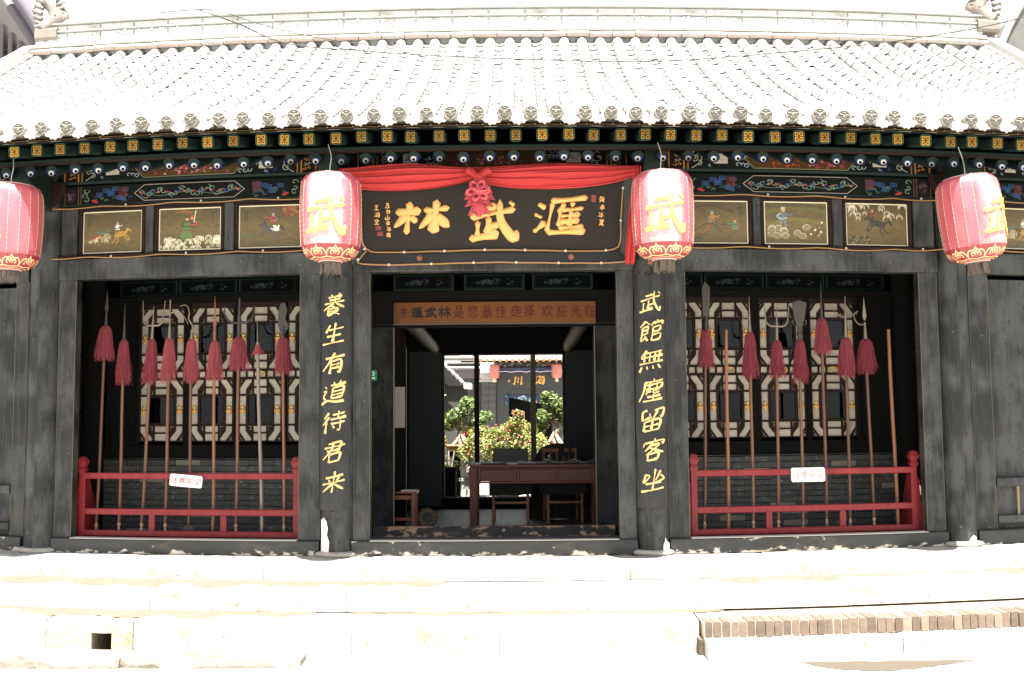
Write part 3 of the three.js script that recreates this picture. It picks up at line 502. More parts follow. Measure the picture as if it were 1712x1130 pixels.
const beamLower = canvas(1536, 128, (x, w, h) => {
  x.fillStyle = '#0b0f0f'; x.fillRect(0, 0, w, h); seed = 15;
  for (const s of [0, 1]) { const X = (a) => s ? w - a : a, d = s ? -1 : 1;
    x.fillStyle = '#131012'; x.fillRect(Math.min(X(0), X(110)), 0, 110, h); for (const a of [14, 96, 112]) { x.fillStyle = '#6b4a28'; x.fillRect(X(a), 0, 5, h); }
    ell(x, X(55), h / 2, 30, 48, 0, '#2b1f26'); for (let i = 0; i < 5; i++) curl(x, X(rr(36, 74)), h * rr(0.3, 0.75), 13, i, 1, i % 2 ? '#54597a' : '#7a5a62', 4);
    for (let i = 0; i < 3; i++) curl(x, X(145), h * (0.24 + i * 0.26), 22, i * 2.4, d, '#6f8a72', 6);
    x.strokeStyle = '#31507e'; x.lineWidth = 5; for (let i = 0; i < 9; i++) { const a = rr(210, 370), b = rr(14, h - 44); x.strokeRect(Math.min(X(a), X(a + 34)), b, 34, 24); x.strokeRect(Math.min(X(a + 9), X(a + 25)), b + 8, 16, 9); }
    for (let i = 0; i < 10; i++) curl(x, X(rr(190, 430)), rr(h * 0.5, h - 12), 13, rr(0, 6), d, ['#2c5c48', '#5b7f66', '#31507e'][i % 3], 4.5);
    ell(x, X(200), h * 0.85, 22, 10, 0.4 * d, '#a33a34'); x.fillStyle = 'rgba(120,46,40,.6)'; x.fillRect(Math.min(X(345), X(395)), 14, 50, 70);
  }
  x.strokeStyle = '#a99f94'; x.lineWidth = 4.5; x.beginPath(); [[440, h * 0.5], [500, 8], [w - 500, 8], [w - 440, h * 0.5], [w - 500, h - 10], [500, h - 10], [440, h * 0.5]].forEach((p, i) => i ? x.lineTo(...p) : x.moveTo(...p)); x.stroke();
  line(x, [[470, h * 0.45], [600, h * 0.7], [768, h * 0.5], [940, h * 0.7], [w - 470, h * 0.45]], '#5e6a4c', 5);
  for (let i = 0; i < 34; i++) { const t = i / 33, a = lerp(480, w - 480, t); curl(x, a, h * (0.5 + 0.16 * Math.sin(t * 25)), 20, i * 1.3, i % 2 ? 1 : -1, ['#7f9478', '#47639a', '#9a8a60', '#5d8a86'][i % 4], 4.5); if (i % 3 === 0) ell(x, a, h * 0.5, 9, 7, 0, ['#b0413a', '#3a5aa0', '#b66a3a'][(i / 3) % 3]); }
});
for (const [a, b, t] of [[-4.47, -1.74, beamUpper], [1.74, 4.53, beamUpperR], [-1.4, 1.4, beamUpper], [4.88, 7.2, beamUpperR], [-7.2, -4.82, beamUpper]]) {
  const u = M('upper_beam', bar(a, b, 3.84, 4.1, -0.04, 0.12, 0.02), mGreenDark, hall); M('painted_face', face(a + 0.01, b - 0.01, 3.858, 4.082, 0.1225), phys([0.85, 0.85, 0.85], 0.7, { map: t, specularIntensity: 0.3 }), u);
  if (Math.abs(a + b) < 0.3) { M('lower_beam', bar(a, b, 3.1, 3.82, -0.01, 0.05, 0.01), mGreenDark, hall); continue; }
  const l = M('lower_beam', bar(a, b, 3.612, 3.825, -0.02, 0.09, 0.012), mGreenDark, hall); M('painted_face', face(a + 0.01, b - 0.01, 3.622, 3.815, 0.0925), phys([0.75, 0.75, 0.75], 0.7, { map: beamLower, specularIntensity: 0.3 }), l);
}
for (const x of COLS) {                                   // beam ends that poke out over the columns
  const pr = [[0, 3.55], [0.24, 3.6], [0.4, 3.72], [0.52, 3.78], [0.56, 3.9], [0.5, 4.0], [0, 4.05]];
  M('beam_head', extr(pr, 0.2, 0.012).rotateY(-PI / 2).translate(x + 0.1, 0, 0.12), mGreenDark, hall);
  for (const s of [-1, 1]) M('bracket', extr([[0, 3.6], [0.06, 3.62], [0.14, 3.7], [0.18, 3.8], [0.18, 3.86], [0, 3.86]].map((p) => [p[0] * s, p[1]]), 0.07, 0.006).translate(x + s * 0.06, 0, 0.1), mFrame, hall);
}
// ---- rafters
const eyeTex = canvas(128, 128, (x) => {
  x.fillStyle = '#0a0d12'; x.fillRect(0, 0, 128, 128); ell(x, 64, 64, 63, 63, 0, '#3a1c1e'); ell(x, 64, 64, 59, 59, 0, '#0b1020'); ell(x, 64, 66, 50, 50, 0, '#1a2a55'); ell(x, 64, 74, 40, 40, 0, '#2c4a86'); ell(x, 64, 84, 28, 27, 0, '#d9d4c2'); ell(x, 66, 92, 17, 16, 0, '#0a0a0a'); });
const sqTex = canvas(128, 136, (x) => {
  x.fillStyle = '#0d1a16'; x.fillRect(0, 0, 128, 136); x.strokeStyle = '#3f6a5a'; x.lineWidth = 5; x.beginPath(); x.roundRect(6, 6, 116, 124, 34); x.stroke(); x.fillStyle = '#bd9138'; x.beginPath(); x.roundRect(20, 20, 88, 98, 8); x.fill();
  x.strokeStyle = '#3a2208'; x.lineWidth = 8.5; for (const [a, b, c, d] of [[64, 22, 64, 116], [24, 69, 104, 69], [34, 34, 56, 58], [94, 34, 72, 58], [34, 104, 56, 80], [94, 104, 72, 80], [32, 48, 48, 34], [96, 48, 80, 34], [32, 90, 48, 104], [96, 90, 80, 104]]) { x.beginPath(); x.moveTo(a, b); x.lineTo(c, d); x.stroke(); } });
const mEye = phys([0.8, 0.8, 0.8], 0.7, { map: eyeTex, specularIntensity: 0.2 }), mEyeDull = phys([0.35, 0.35, 0.35], 0.7, { map: eyeTex, specularIntensity: 0.2 }), mSq = [0.5, 0.68, 0.88, 0.6].map((k) => phys([k, k * 0.98, k * 0.92], 0.6, { map: sqTex, specularIntensity: 0.4 }));
const rafterGeo = new THREE.CylinderGeometry(0.057, 0.054, 1.6, 14).rotateX(PI / 2).translate(0, 0, -0.8), eyeGeo = new THREE.CircleGeometry(0.058, 24).translate(0, 0, 0.003);
const flyGeo = bar(-0.05, 0.05, -0.055, 0.055, -1, 0, 0.018), sqGeo = (() => { const w = 0.053, h = 0.058, r = 0.024, s = new THREE.Shape(); s.moveTo(-w + r, -h); s.lineTo(w - r, -h); s.quadraticCurveTo(w, -h, w, -h + r); s.lineTo(w, h - r); s.quadraticCurveTo(w, h, w - r, h); s.lineTo(-w + r, h); s.quadraticCurveTo(-w, h, -w, h - r); s.lineTo(-w, -h + r); s.quadraticCurveTo(-w, -h, -w + r, -h);
  const g = new THREE.ExtrudeGeometry(s, { depth: 0.012, bevelEnabled: false }), p = g.attributes.position, u = g.attributes.uv; for (let i = 0; i < p.count; i++) u.setXY(i, 0.5 + p.getX(i) / 0.11, 0.5 + p.getY(i) / 0.12); return g; })();
seed = 99;
const DX = 0.2352, X0 = -6.12;
for (let i = 0; i < 53; i++) {
  const x = X0 + i * DX + rr(-0.012, 0.012);
  const r = L('round_rafter', rafterGeo, mGreenDark, hall); r.position.copy(P(x, 3.815 + rr(-0.008, 0.008), 0.78 + rr(-0.01, 0.01))); r.rotation.x = 0.36;
  const e = L('painted_end', eyeGeo, rnd() < 0.1 ? mEyeDull : mEye, r); e.rotation.z = rr(-0.25, 0.35); e.rotation.x = -0.3;
  const xf = x + rr(-0.012, 0.012) + 0.02, f = L('flying_rafter', flyGeo, mGreen, hall); f.position.copy(P(xf, 3.918 + rr(-0.006, 0.006), 1.14)); f.rotation.x = 0.24;
  const q = L('painted_end', sqGeo, mSq[Math.floor(rnd() * 4)], f); q.rotation.x = -0.2; q.rotation.z = rr(-0.05, 0.05); q.position.z = 0.004;
}
const slope = (z0, y0, z1, y1, t, mat, name, xa = -6.3, xb = 6.5) => { const out = [], n = 30; for (let i = 0; i < n; i++) { const a = lerp(xa, xb, i / n), b = lerp(xa, xb, (i + 1) / n); for (const [ya, yb] of [[y0, y1], [y0 + t, y1 + t]]) out.push(a, ya, z0, b, ya, z0, b, yb, z1, a, ya, z0, b, yb, z1, a, yb, z1); out.push(a, y0, z0, a, y0 + t, z0, b, y0 + t, z0, a, y0, z0, b, y0 + t, z0, b, y0, z0); } return M(name, tris(out), mat, hall); };
slope(0.9, 3.865, -0.8, 4.5, 0.03, mGreenDark, 'rafter_board');
slope(1.2, 3.975, 0.2, 4.22, 0.025, mGreenDark, 'rafter_board');
M('eave_strip', bar(-6.3, 6.5, 3.985, 4.02, 1.12, 1.2, 0.006), mDark, hall);
M('eave_strip', bar(-6.3, 6.5, 3.872, 3.925, 0.76, 0.83, 0.006), mFrame, hall);
// ---------------------------------------------------------------- roof
const roofY = (s) => 4.05 + 0.42 * s + 0.0298 * s * s, roofA = (s) => Math.atan(0.42 + 0.0596 * s);
const roof = new THREE.Group(); roof.name = 'roof'; hall.add(roof);
{
  // the bed under the tiles, front slope and back slope
  const bed = [], n = 44, k = 10, S = 4.15;
  for (let i = 0; i < n; i++) for (let j = 0; j < k; j++) { const xa = lerp(-6.35, 6.6, i / n), xb = lerp(-6.35, 6.6, (i + 1) / n), a = S * j / k, b = S * (j + 1) / k; for (const d of [-0.02, -0.09]) { const q = (x, s) => [x, roofY(s) + d, 1.27 - s]; bed.push(...q(xa, a), ...q(xb, a), ...q(xb, b), ...q(xa, a), ...q(xb, b), ...q(xa, b)); const q2 = (x, s) => [x, roofY(Math.max(1.3, s)) + d, 1.27 - 2 * S + Math.max(1.3, s)]; if (b > 1.3) bed.push(...q2(xa, a), ...q2(xb, a), ...q2(xb, b), ...q2(xa, a), ...q2(xb, b), ...q2(xa, b)); } }
  M('roof_bed', tris(bed), mSoil, roof);
  const LEN = 0.215, cover = (() => {                      // a half-round tile with a mortar lip
    const pos = [], idx = [], seg = 8, rows = [[-LEN, 0.0645], [-0.012, 0.0655], [0, 0.0664], [0.012, 0.066]];
    rows.forEach(([z, r]) => { for (let j = 0; j <= seg; j++) { const a = PI * j / seg; pos.push(Math.cos(a) * r, Math.sin(a) * r - 0.004, z); } });
    for (let i = 0; i < rows.length - 1; i++) for (let j = 0; j < seg; j++) { const a = i * (seg + 1) + j; idx.push(a, a + 1, a + seg + 2, a, a + seg + 2, a + seg + 1); }
    const f = 3 * (seg + 1), c = pos.length / 3; pos.push(0, 0, 0.012); for (let j = 0; j < seg; j++) idx.push(c, f + j, f + j + 1);
    const g = new THREE.BufferGeometry(); g.setAttribute('position', new THREE.Float32BufferAttribute(pos, 3)); g.setIndex(idx); g.computeVertexNormals();
    const uv = []; for (let i = 0; i < pos.length; i += 3) uv.push(pos[i] * 3, pos[i + 2] * 3); g.setAttribute('uv', new THREE.Float32BufferAttribute(uv, 2)); return g; })();
  const pan = (() => { const pos = [], idx = [], seg = 6; for (const [z, d] of [[-0.2, 0], [0, 0.012], [0.001, 0]]) for (let j = 0; j <= seg; j++) { const t = j / seg * 2 - 1; pos.push(t * 0.085, t * t * 0.03 + d, z); } for (let i = 0; i < 2; i++) for (let j = 0; j < seg; j++) { const a = i * (seg + 1) + j; idx.push(a, a + seg + 2, a + 1, a, a + seg + 1, a + seg + 2); } const g = new THREE.BufferGeometry(); g.setAttribute('position', new THREE.Float32BufferAttribute(pos, 3)); g.setIndex(idx); g.computeVertexNormals(); const uv = []; for (let i = 0; i < pos.length; i += 3) uv.push(pos[i] * 3, pos[i + 2] * 3); g.setAttribute('uv', new THREE.Float32BufferAttribute(uv, 2)); return g; })();
  const nC = 55, x0 = -6.2, far = [], pans = [], m4 = new THREE.Matrix4(), e = new THREE.Euler(), q = new THREE.Quaternion(), one = V(1, 1, 1);
  seed = 321; let made = 0;
  const off = []; for (let i = 0; i < nC; i++) off.push(rr(-0.012, 0.012));
  for (let i = 0; i < nC; i++) {
    const xc = x0 + i * DX + off[i], inView = Math.abs(xc - 0.2) < 5.3;
    let drift = 0;
    for (let j = 0; j < 19; j++) {
      const s = 0.01 + j * LEN; drift += rr(-0.004, 0.004);
      const p = P(xc + drift, roofY(s) + 0.014 + rr(-0.002, 0.002), 1.27 - s), a = roofA(s), rz = rr(-0.06, 0.06), ry = rr(-0.03, 0.03);
      if (inView && j < 6 && made < 290) { const t = L('cover_tile', cover, mTile[Math.floor(rnd() * 3)], roof); t.position.copy(p); t.rotation.set(a, ry, rz); made++; }
      else { e.set(a, ry, rz); far.push(new THREE.Matrix4().compose(p, q.setFromEuler(e).clone(), one)); }
      if (i < nC - 1) for (let h = 0; h < 1; h++) { e.set(a + 0.03, rr(-0.03, 0.03), rr(-0.05, 0.05)); pans.push(new THREE.Matrix4().compose(P(xc + DX / 2 + drift * 0.5, roofY(s) - 0.012 + rr(-0.003, 0.003), 1.27 - s), q.setFromEuler(e).clone(), one)); }
    }
  }
  for (const [n2, geo, list] of [['cover_tile_rows', cover, far], ['pan_tile_rows', pan, pans]]) {
    const im = new THREE.InstancedMesh(geo, std([1, 1, 0.99], 0.85, { map: tileC }), list.length); im.name = n2; list.forEach((m, i) => im.setMatrixAt(i, m)); im.castShadow = im.receiveShadow = true; tag(im, null, null, null, 'stuff'); roof.add(im);
  }
  { // dark strips painted in as shadow along both sides of every tile row
    const out = []; seed = 17;
    for (let i = 0; i < nC; i++) for (const d of [-1, 1]) { let on = rnd() < 0.75; for (let j = 2; j < 58; j++) { if (rnd() < (on ? 0.07 : 0.16)) on = !on; if (!on) continue; const s0 = j * 0.07, s1 = s0 + 0.074, xc = x0 + i * DX + off[i] + d * rr(0.07, 0.074), w = rr(0.006, 0.011), y = 0.012 + rr(0, 0.012), q = (x, s, h) => [x, roofY(s) + h, 1.27 - s]; out.push(...q(xc - w, s0, y), ...q(xc + w, s0, y), ...q(xc + w, s1, y), ...q(xc - w, s0, y), ...q(xc + w, s1, y), ...q(xc - w, s1, y)); } }
    tag(M('shadow_seams', tris(out), std([0.055, 0.05, 0.045], 1), roof), null, null, null, 'stuff');
  }
  // round tile ends with a beast face, and the lobed drip tiles between them
  const ends = [0, 1, 2].map((k) => merge([
    new THREE.CylinderGeometry(0.063, 0.063, 0.05, 22).rotateX(PI / 2), new THREE.TorusGeometry(0.057, 0.0085, 6, 24).translate(0, 0, 0.025), ball(0.031, 0, -0.002, 0.022, 1.15, 1, 0.5),
    ball(0.011, -0.016, 0.012, 0.037, 1, 0.8, 0.8), ball(0.011, 0.016, 0.012, 0.037, 1, 0.8, 0.8), ball(0.009, 0, -0.006, 0.04, 1.2, 1, 1), ball(0.02, 0, -0.024, 0.032, 1.3, 0.4, 0.6), ball(0.012, -0.033, 0.024 - k * 0.006, 0.027), ball(0.012, 0.033, 0.024 - k * 0.006, 0.027),
    ball(0.008, -0.036, -0.012, 0.027), ball(0.008, 0.036, -0.012, 0.027), ball(0.01, 0, 0.036, 0.027, 1.6, 0.7, 1)]));
  const drips = [0, 1, 2].map((k) => { const pts = []; for (let i = 0; i <= 18; i++) { const t = i / 18 * 2 - 1, b = 0.03 + 0.062 * Math.pow(1 - Math.abs(t), 0.6) + 0.008 * Math.sin(t * 14 + k * 1.7); pts.push([t * 0.092, -b]); } pts.push([0.085, 0.012], [0.04, -0.012], [-0.04, -0.012], [-0.085, 0.012]); return merge([extr(pts, 0.016, 0.004), new THREE.TorusGeometry(0.026, 0.005, 4, 12).scale(1.4, 0.7, 1).translate(0, -0.05, 0.015)]); });
  for (let i = 0; i < nC; i++) {
    const xc = x0 + i * DX + off[i];
    const t = L('tile_end', ends[i % 3], mTileEnd, roof); t.position.copy(P(xc + rr(-0.006, 0.006), 4.072 + rr(-0.01, 0.01), 1.3 + rr(-0.012, 0.012))); t.rotation.set(rr(-0.05, 0.12), rr(-0.08, 0.08), rr(-0.2, 0.2)); t.scale.setScalar(rr(0.93, 1.06));
    if (i < nC - 1) { const d = L('drip_tile', drips[(i * 7) % 3], mTile[i % 3], roof); d.position.copy(P(xc + DX / 2 + rr(-0.01, 0.01), 4.052 + rr(-0.008, 0.008), 1.285)); d.rotation.set(rr(-0.42, -0.3), rr(-0.06, 0.06), rr(-0.06, 0.06)); d.scale.set(1.05, rr(0.9, 1.1), 1); }
  }
  M('eave_lath', bar(-6.3, 6.55, 4.018, 4.048, 1.17, 1.25, 0.004), mSoil, roof);
}
// ---- ridge
{
  const ridge = new THREE.Group(); ridge.name = 'ridge'; hall.add(ridge);
  const A = -6.3, B = 6.55, z = -2.86;
  seed = 55;
  for (let x = A; x < B; x += 0.3) M('ridge_tile', rod([[x, 6.31 + rr(-0.006, 0.006), z + 0.17], [x + 0.29, 6.31 + rr(-0.006, 0.006), z + 0.17]], 0.04, 8), rnd() < 0.6 ? mPinkTile : mTile[1], ridge);
  M('ridge_core', bar(A, B, 6.15, 6.7, z - 0.12, z + 0.08, 0.01), mPale, ridge);
  M('moulding', bar(A, B, 6.36, 6.405, z - 0.2, z + 0.2, 0.02), mPale, ridge); M('moulding', bar(A, B, 6.588, 6.608, z - 0.15, z + 0.12, 0.008), mTile[0], ridge); M('moulding', bar(A, B, 6.69, 6.714, z - 0.16, z + 0.13, 0.01), mTile[0], ridge);
  M('ridge_cap', rod([[A, 6.745, z], [-3, 6.745, z], [0, 6.745, z], [3, 6.745, z], [B, 6.745, z]], 0.06, 10, 20), mPale, ridge);
  const n = 27;
  for (let i = 0; i < n; i++) {
    const a = lerp(A, B, i / n) + 0.012, b = lerp(A, B, (i + 1) / n) - 0.012, out = [bar(a, b, 6.415, 6.58, z + 0.08, z + 0.095, 0.006)];
    for (let k = 0; k < 8; k++) { const cx = lerp(a + 0.06, b - 0.06, rnd()), cy = rr(6.44, 6.555); out.push(rod([[cx, cy, z + 0.1], [cx + rr(-0.06, 0.06), cy + 0.025, z + 0.108], [cx + rr(-0.09, 0.09), cy - 0.015, z + 0.1]], 0.009, 5, 5)); }
    out.push(ball(0.04, (a + b) / 2, 6.5, z + 0.095, 1.2, 1, 0.5));
    M('carved_panel', out, i % 3 ? mPale : std([0.42, 0.45, 0.46], 0.8), ridge);
    M('carved_panel', bar(a, b, 6.614, 6.684, z + 0.08, z + 0.098, 0.008), mPale, ridge);
  }
  // beasts that bite the ridge ends
  const beast = (x, d, name) => {
    const q = (a, b, c = 0) => [x + a * d, b, z + c], o = [];
    o.push(rod([q(-0.08, 6.7), q(0.1, 6.86), q(0.05, 7.05), q(-0.1, 7.2), q(-0.02, 7.38), q(0.12, 7.4)], (t) => 0.15 - 0.1 * t, 10, 30));
    o.push(rod([q(0.08, 6.78), q(0.2, 6.9), q(0.16, 7.0)], (t) => 0.1 - 0.05 * t, 8, 10), rod([q(0.02, 6.72), q(0.24, 6.74), q(0.3, 6.84)], (t) => 0.08 - 0.055 * t, 8, 10));
    for (let i = 0; i < 9; i++) { const t = i / 8; o.push(rod([q(-0.05 - 0.05 * Math.sin(t * 5), 6.72 + t * 0.6, 0.06), q(-0.17 - 0.05 * Math.sin(t * 5), 6.77 + t * 0.6, 0.08), q(-0.2, 6.86 + t * 0.58, 0.03)], (u) => 0.035 - 0.03 * u, 5, 6)); }
    for (let i = 0; i < 5; i++) o.push(rod([q(0.12, 6.9 + i * 0.07, 0.08), q(0.2, 6.95 + i * 0.07, 0.06), q(0.27, 6.93 + i * 0.08, 0.02)], (u) => 0.03 - 0.025 * u, 5, 6));
    o.push(ball(0.03, ...q(0.12, 6.9, 0.1)), bar(x - 0.16, x + 0.16, 6.55, 6.72, z - 0.14, z + 0.15, 0.03));
    M(name, o.map((g) => g.translate(0, -0.06, 0)), std([0.17, 0.145, 0.125], 0.9, { bumpMap: stoneB, bumpScale: 0.01 }), ridge);
  };
  beast(-6.12, 1, 'ridge_beast'); beast(6.62, -1, 'ridge_beast');
  // the ridges that run down the gable ends
  for (const [xa, d] of [[-6.42, -1], [6.66, 1]]) {
    const sweep = (x0, x1, h0, h1, mat, name) => { const out = [], k = 14; for (let j = 0; j < k; j++) { const s0 = 4.1 * j / k, s1 = 4.1 * (j + 1) / k, c = (s) => [[x0, roofY(s) + h0, 1.25 - s], [x1, roofY(s) + h0, 1.25 - s], [x1, roofY(s) + h1, 1.25 - s], [x0, roofY(s) + h1, 1.25 - s]], a = c(s0), b = c(s1); for (let i = 0; i < 4; i++) { const m = (i + 1) % 4; out.push(...a[i], ...b[m], ...a[m], ...a[i], ...b[i], ...b[m]); } if (!j) out.push(...a[0], ...a[1], ...a[2], ...a[0], ...a[2], ...a[3]); } M(name, tris(out), mat, ridge); };
    sweep(xa - 0.11, xa + 0.11, -0.05, 0.09, mStoneC, 'gable_ridge'); sweep(xa - 0.15, xa + 0.15, 0.09, 0.12, mStone, 'gable_ridge'); sweep(xa - 0.09, xa + 0.09, 0.12, 0.2, mTile[1], 'gable_ridge');
  }
}
// ---------------------------------------------------------------- neighbours that peep in at the top corners
{
  const nb = thing('neighbouring_house', 'grey gable of the next house at the upper left corner of the roof', 'building', V(-7.6, 6, -3.2));
  const wall = extr([[-8.6, 4.4], [-6.55, 4.4], [-6.5, 6.5], [-7.3, 7.6], [-8.6, 7.6]], 0.2); M('gable_wall', wall.translate(0, 0, -4.2), std([0.2, 0.19, 0.18], 0.9, { map: tileC }), nb, false);
  for (let i = 0; i < 5; i++) M('rafter', bar(-6.85 - i * 0.13, -6.79 - i * 0.13, 6.1 - 0.05 * i, 6.75 + 0.12 * i, -3.98, -3.86, 0.01).rotateZ(0), std([0.12, 0.1, 0.11], 0.8), nb, false);
  M('verge', [rod([[-6.05, 6.1, -3.6], [-6.25, 6.5, -3.6], [-6.6, 7.1, -3.6], [-7.1, 7.7, -3.6]], 0.1, 6, 16), rod([[-6.3, 6.2, -3.75], [-6.5, 6.6, -3.75], [-6.9, 7.2, -3.75]], 0.07, 6, 12)], std([0.1, 0.09, 0.11], 0.85), nb, false);
  const nr = thing('neighbouring_roof', 'pale tiled roof corner of the next house at the upper right', 'building', V(8, 6, -3.4));
  M('roof_slope', [extr([[6.86, 6.3], [7.05, 6.75], [7.25, 7.0], [9.5, 7.4], [9.5, 5.6], [7.2, 5.6]], 0.5, 0.02).translate(0, 0, -3.9)], std([0.3, 0.3, 0.3], 0.9, { map: tileC }), nr, false);
  M('verge', rod([[6.82, 6.3, -3.4], [7.02, 6.72, -3.4], [7.3, 7.05, -3.4], [9.4, 7.45, -3.4]], 0.05, 6, 16), mStone, nr, false);
}
// ---------------------------------------------------------------- name board
{
  const s = thing('name_board', 'large black name board with three big gold characters over the doorway', 'sign', P(0, 2.9, 0.16));
  s.rotation.x = 0.37;
  const H = 0.86, bw = 1.39, tw = 1.41;
  L('board', extr([[-1.27, 0.1], [1.27, 0.1], [1.29, H], [-1.29, H]], 0.03, 0.004).translate(0, 0, -0.02), phys([0.019, 0.0165, 0.015], 0.75, { specularIntensity: 0.3 }), s);
  const rail = (a, b, c, d) => { const g = tris([...a, ...b, ...c, ...a, ...c, ...d]); return g; };
  const mFr = phys([0.02, 0.02, 0.02], 0.5, { specularIntensity: 0.5 });
  L('frame', [rail([-bw, 0, 0.07], [bw, 0, 0.07], [1.27, 0.1, 0.012], [-1.27, 0.1, 0.012]), rail([-bw, 0, 0.07], [-1.27, 0.1, 0.012], [-1.29, H, 0.012], [-tw, H, 0.07]), rail([bw, 0, 0.07], [tw, H, 0.07], [1.29, H, 0.012], [1.27, 0.1, 0.012]),
    rail([-bw, 0, -0.02], [bw, 0, -0.02], [bw, 0, 0.07], [-bw, 0, 0.07]), rail([-bw, 0, -0.02], [-bw, 0, 0.07], [-tw, H, 0.07], [-tw, H, -0.02]), rail([bw, 0, 0.07], [bw, 0, -0.02], [tw, H, -0.02], [tw, H, 0.07]), extr([[-bw, 0], [bw, 0], [tw, H], [-tw, H]], 0.012).translate(0, 0, -0.04)], mFr, s);
  for (const [c, x, y, w, h] of [['林', -0.69, 0.455, 0.6, 0.38], ['武', 0.015, 0.43, 0.58, 0.47], ['滙', 0.68, 0.465, 0.6, 0.42]]) { const m = L('character', glyph(c, w, h, c === '滙' ? 0.033 : 0.047, 0.022, null, 0.1, 0.06), mGold, s); m.position.set(x, y, 0.011); }
  const small = (txt, x, y, size, step) => [...txt].forEach((c, i) => { const m = L('inscription', glyph(c, size, size, 0.006, 0.004, null, 0.1), mGold, s); m.position.set(x + 0.006 * Math.sin(i * 2), y - i * step, 0.011); });
  small('癸未年夏', 1.08, 0.62, 0.062, 0.076); small('五台山未年有', -1.02, 0.58, 0.054, 0.058); small('王海全', -1.13, 0.56, 0.056, 0.07);
  const mSeal = std([0.16, 0.02, 0.02], 0.7); for (const [x, y, w, h] of [[1.0, 0.63, 0.045, 0.07], [-1.12, 0.36, 0.055, 0.042], [-1.105, 0.3, 0.055, 0.042]]) { const g = [bar(x - w / 2, x + w / 2, y - h / 2, y + h / 2, 0.01, 0.012, 0)]; L('red_seal', g, mSeal, s); }
  for (const x of [-0.72, 0.78]) L('stud', [new THREE.CylinderGeometry(0.028, 0.03, 0.015, 14).rotateX(PI / 2).translate(x, 0.06, 0.05), ball(0.02, x, 0.06, 0.06, 1, 1, 0.5)], mRust, s);
}
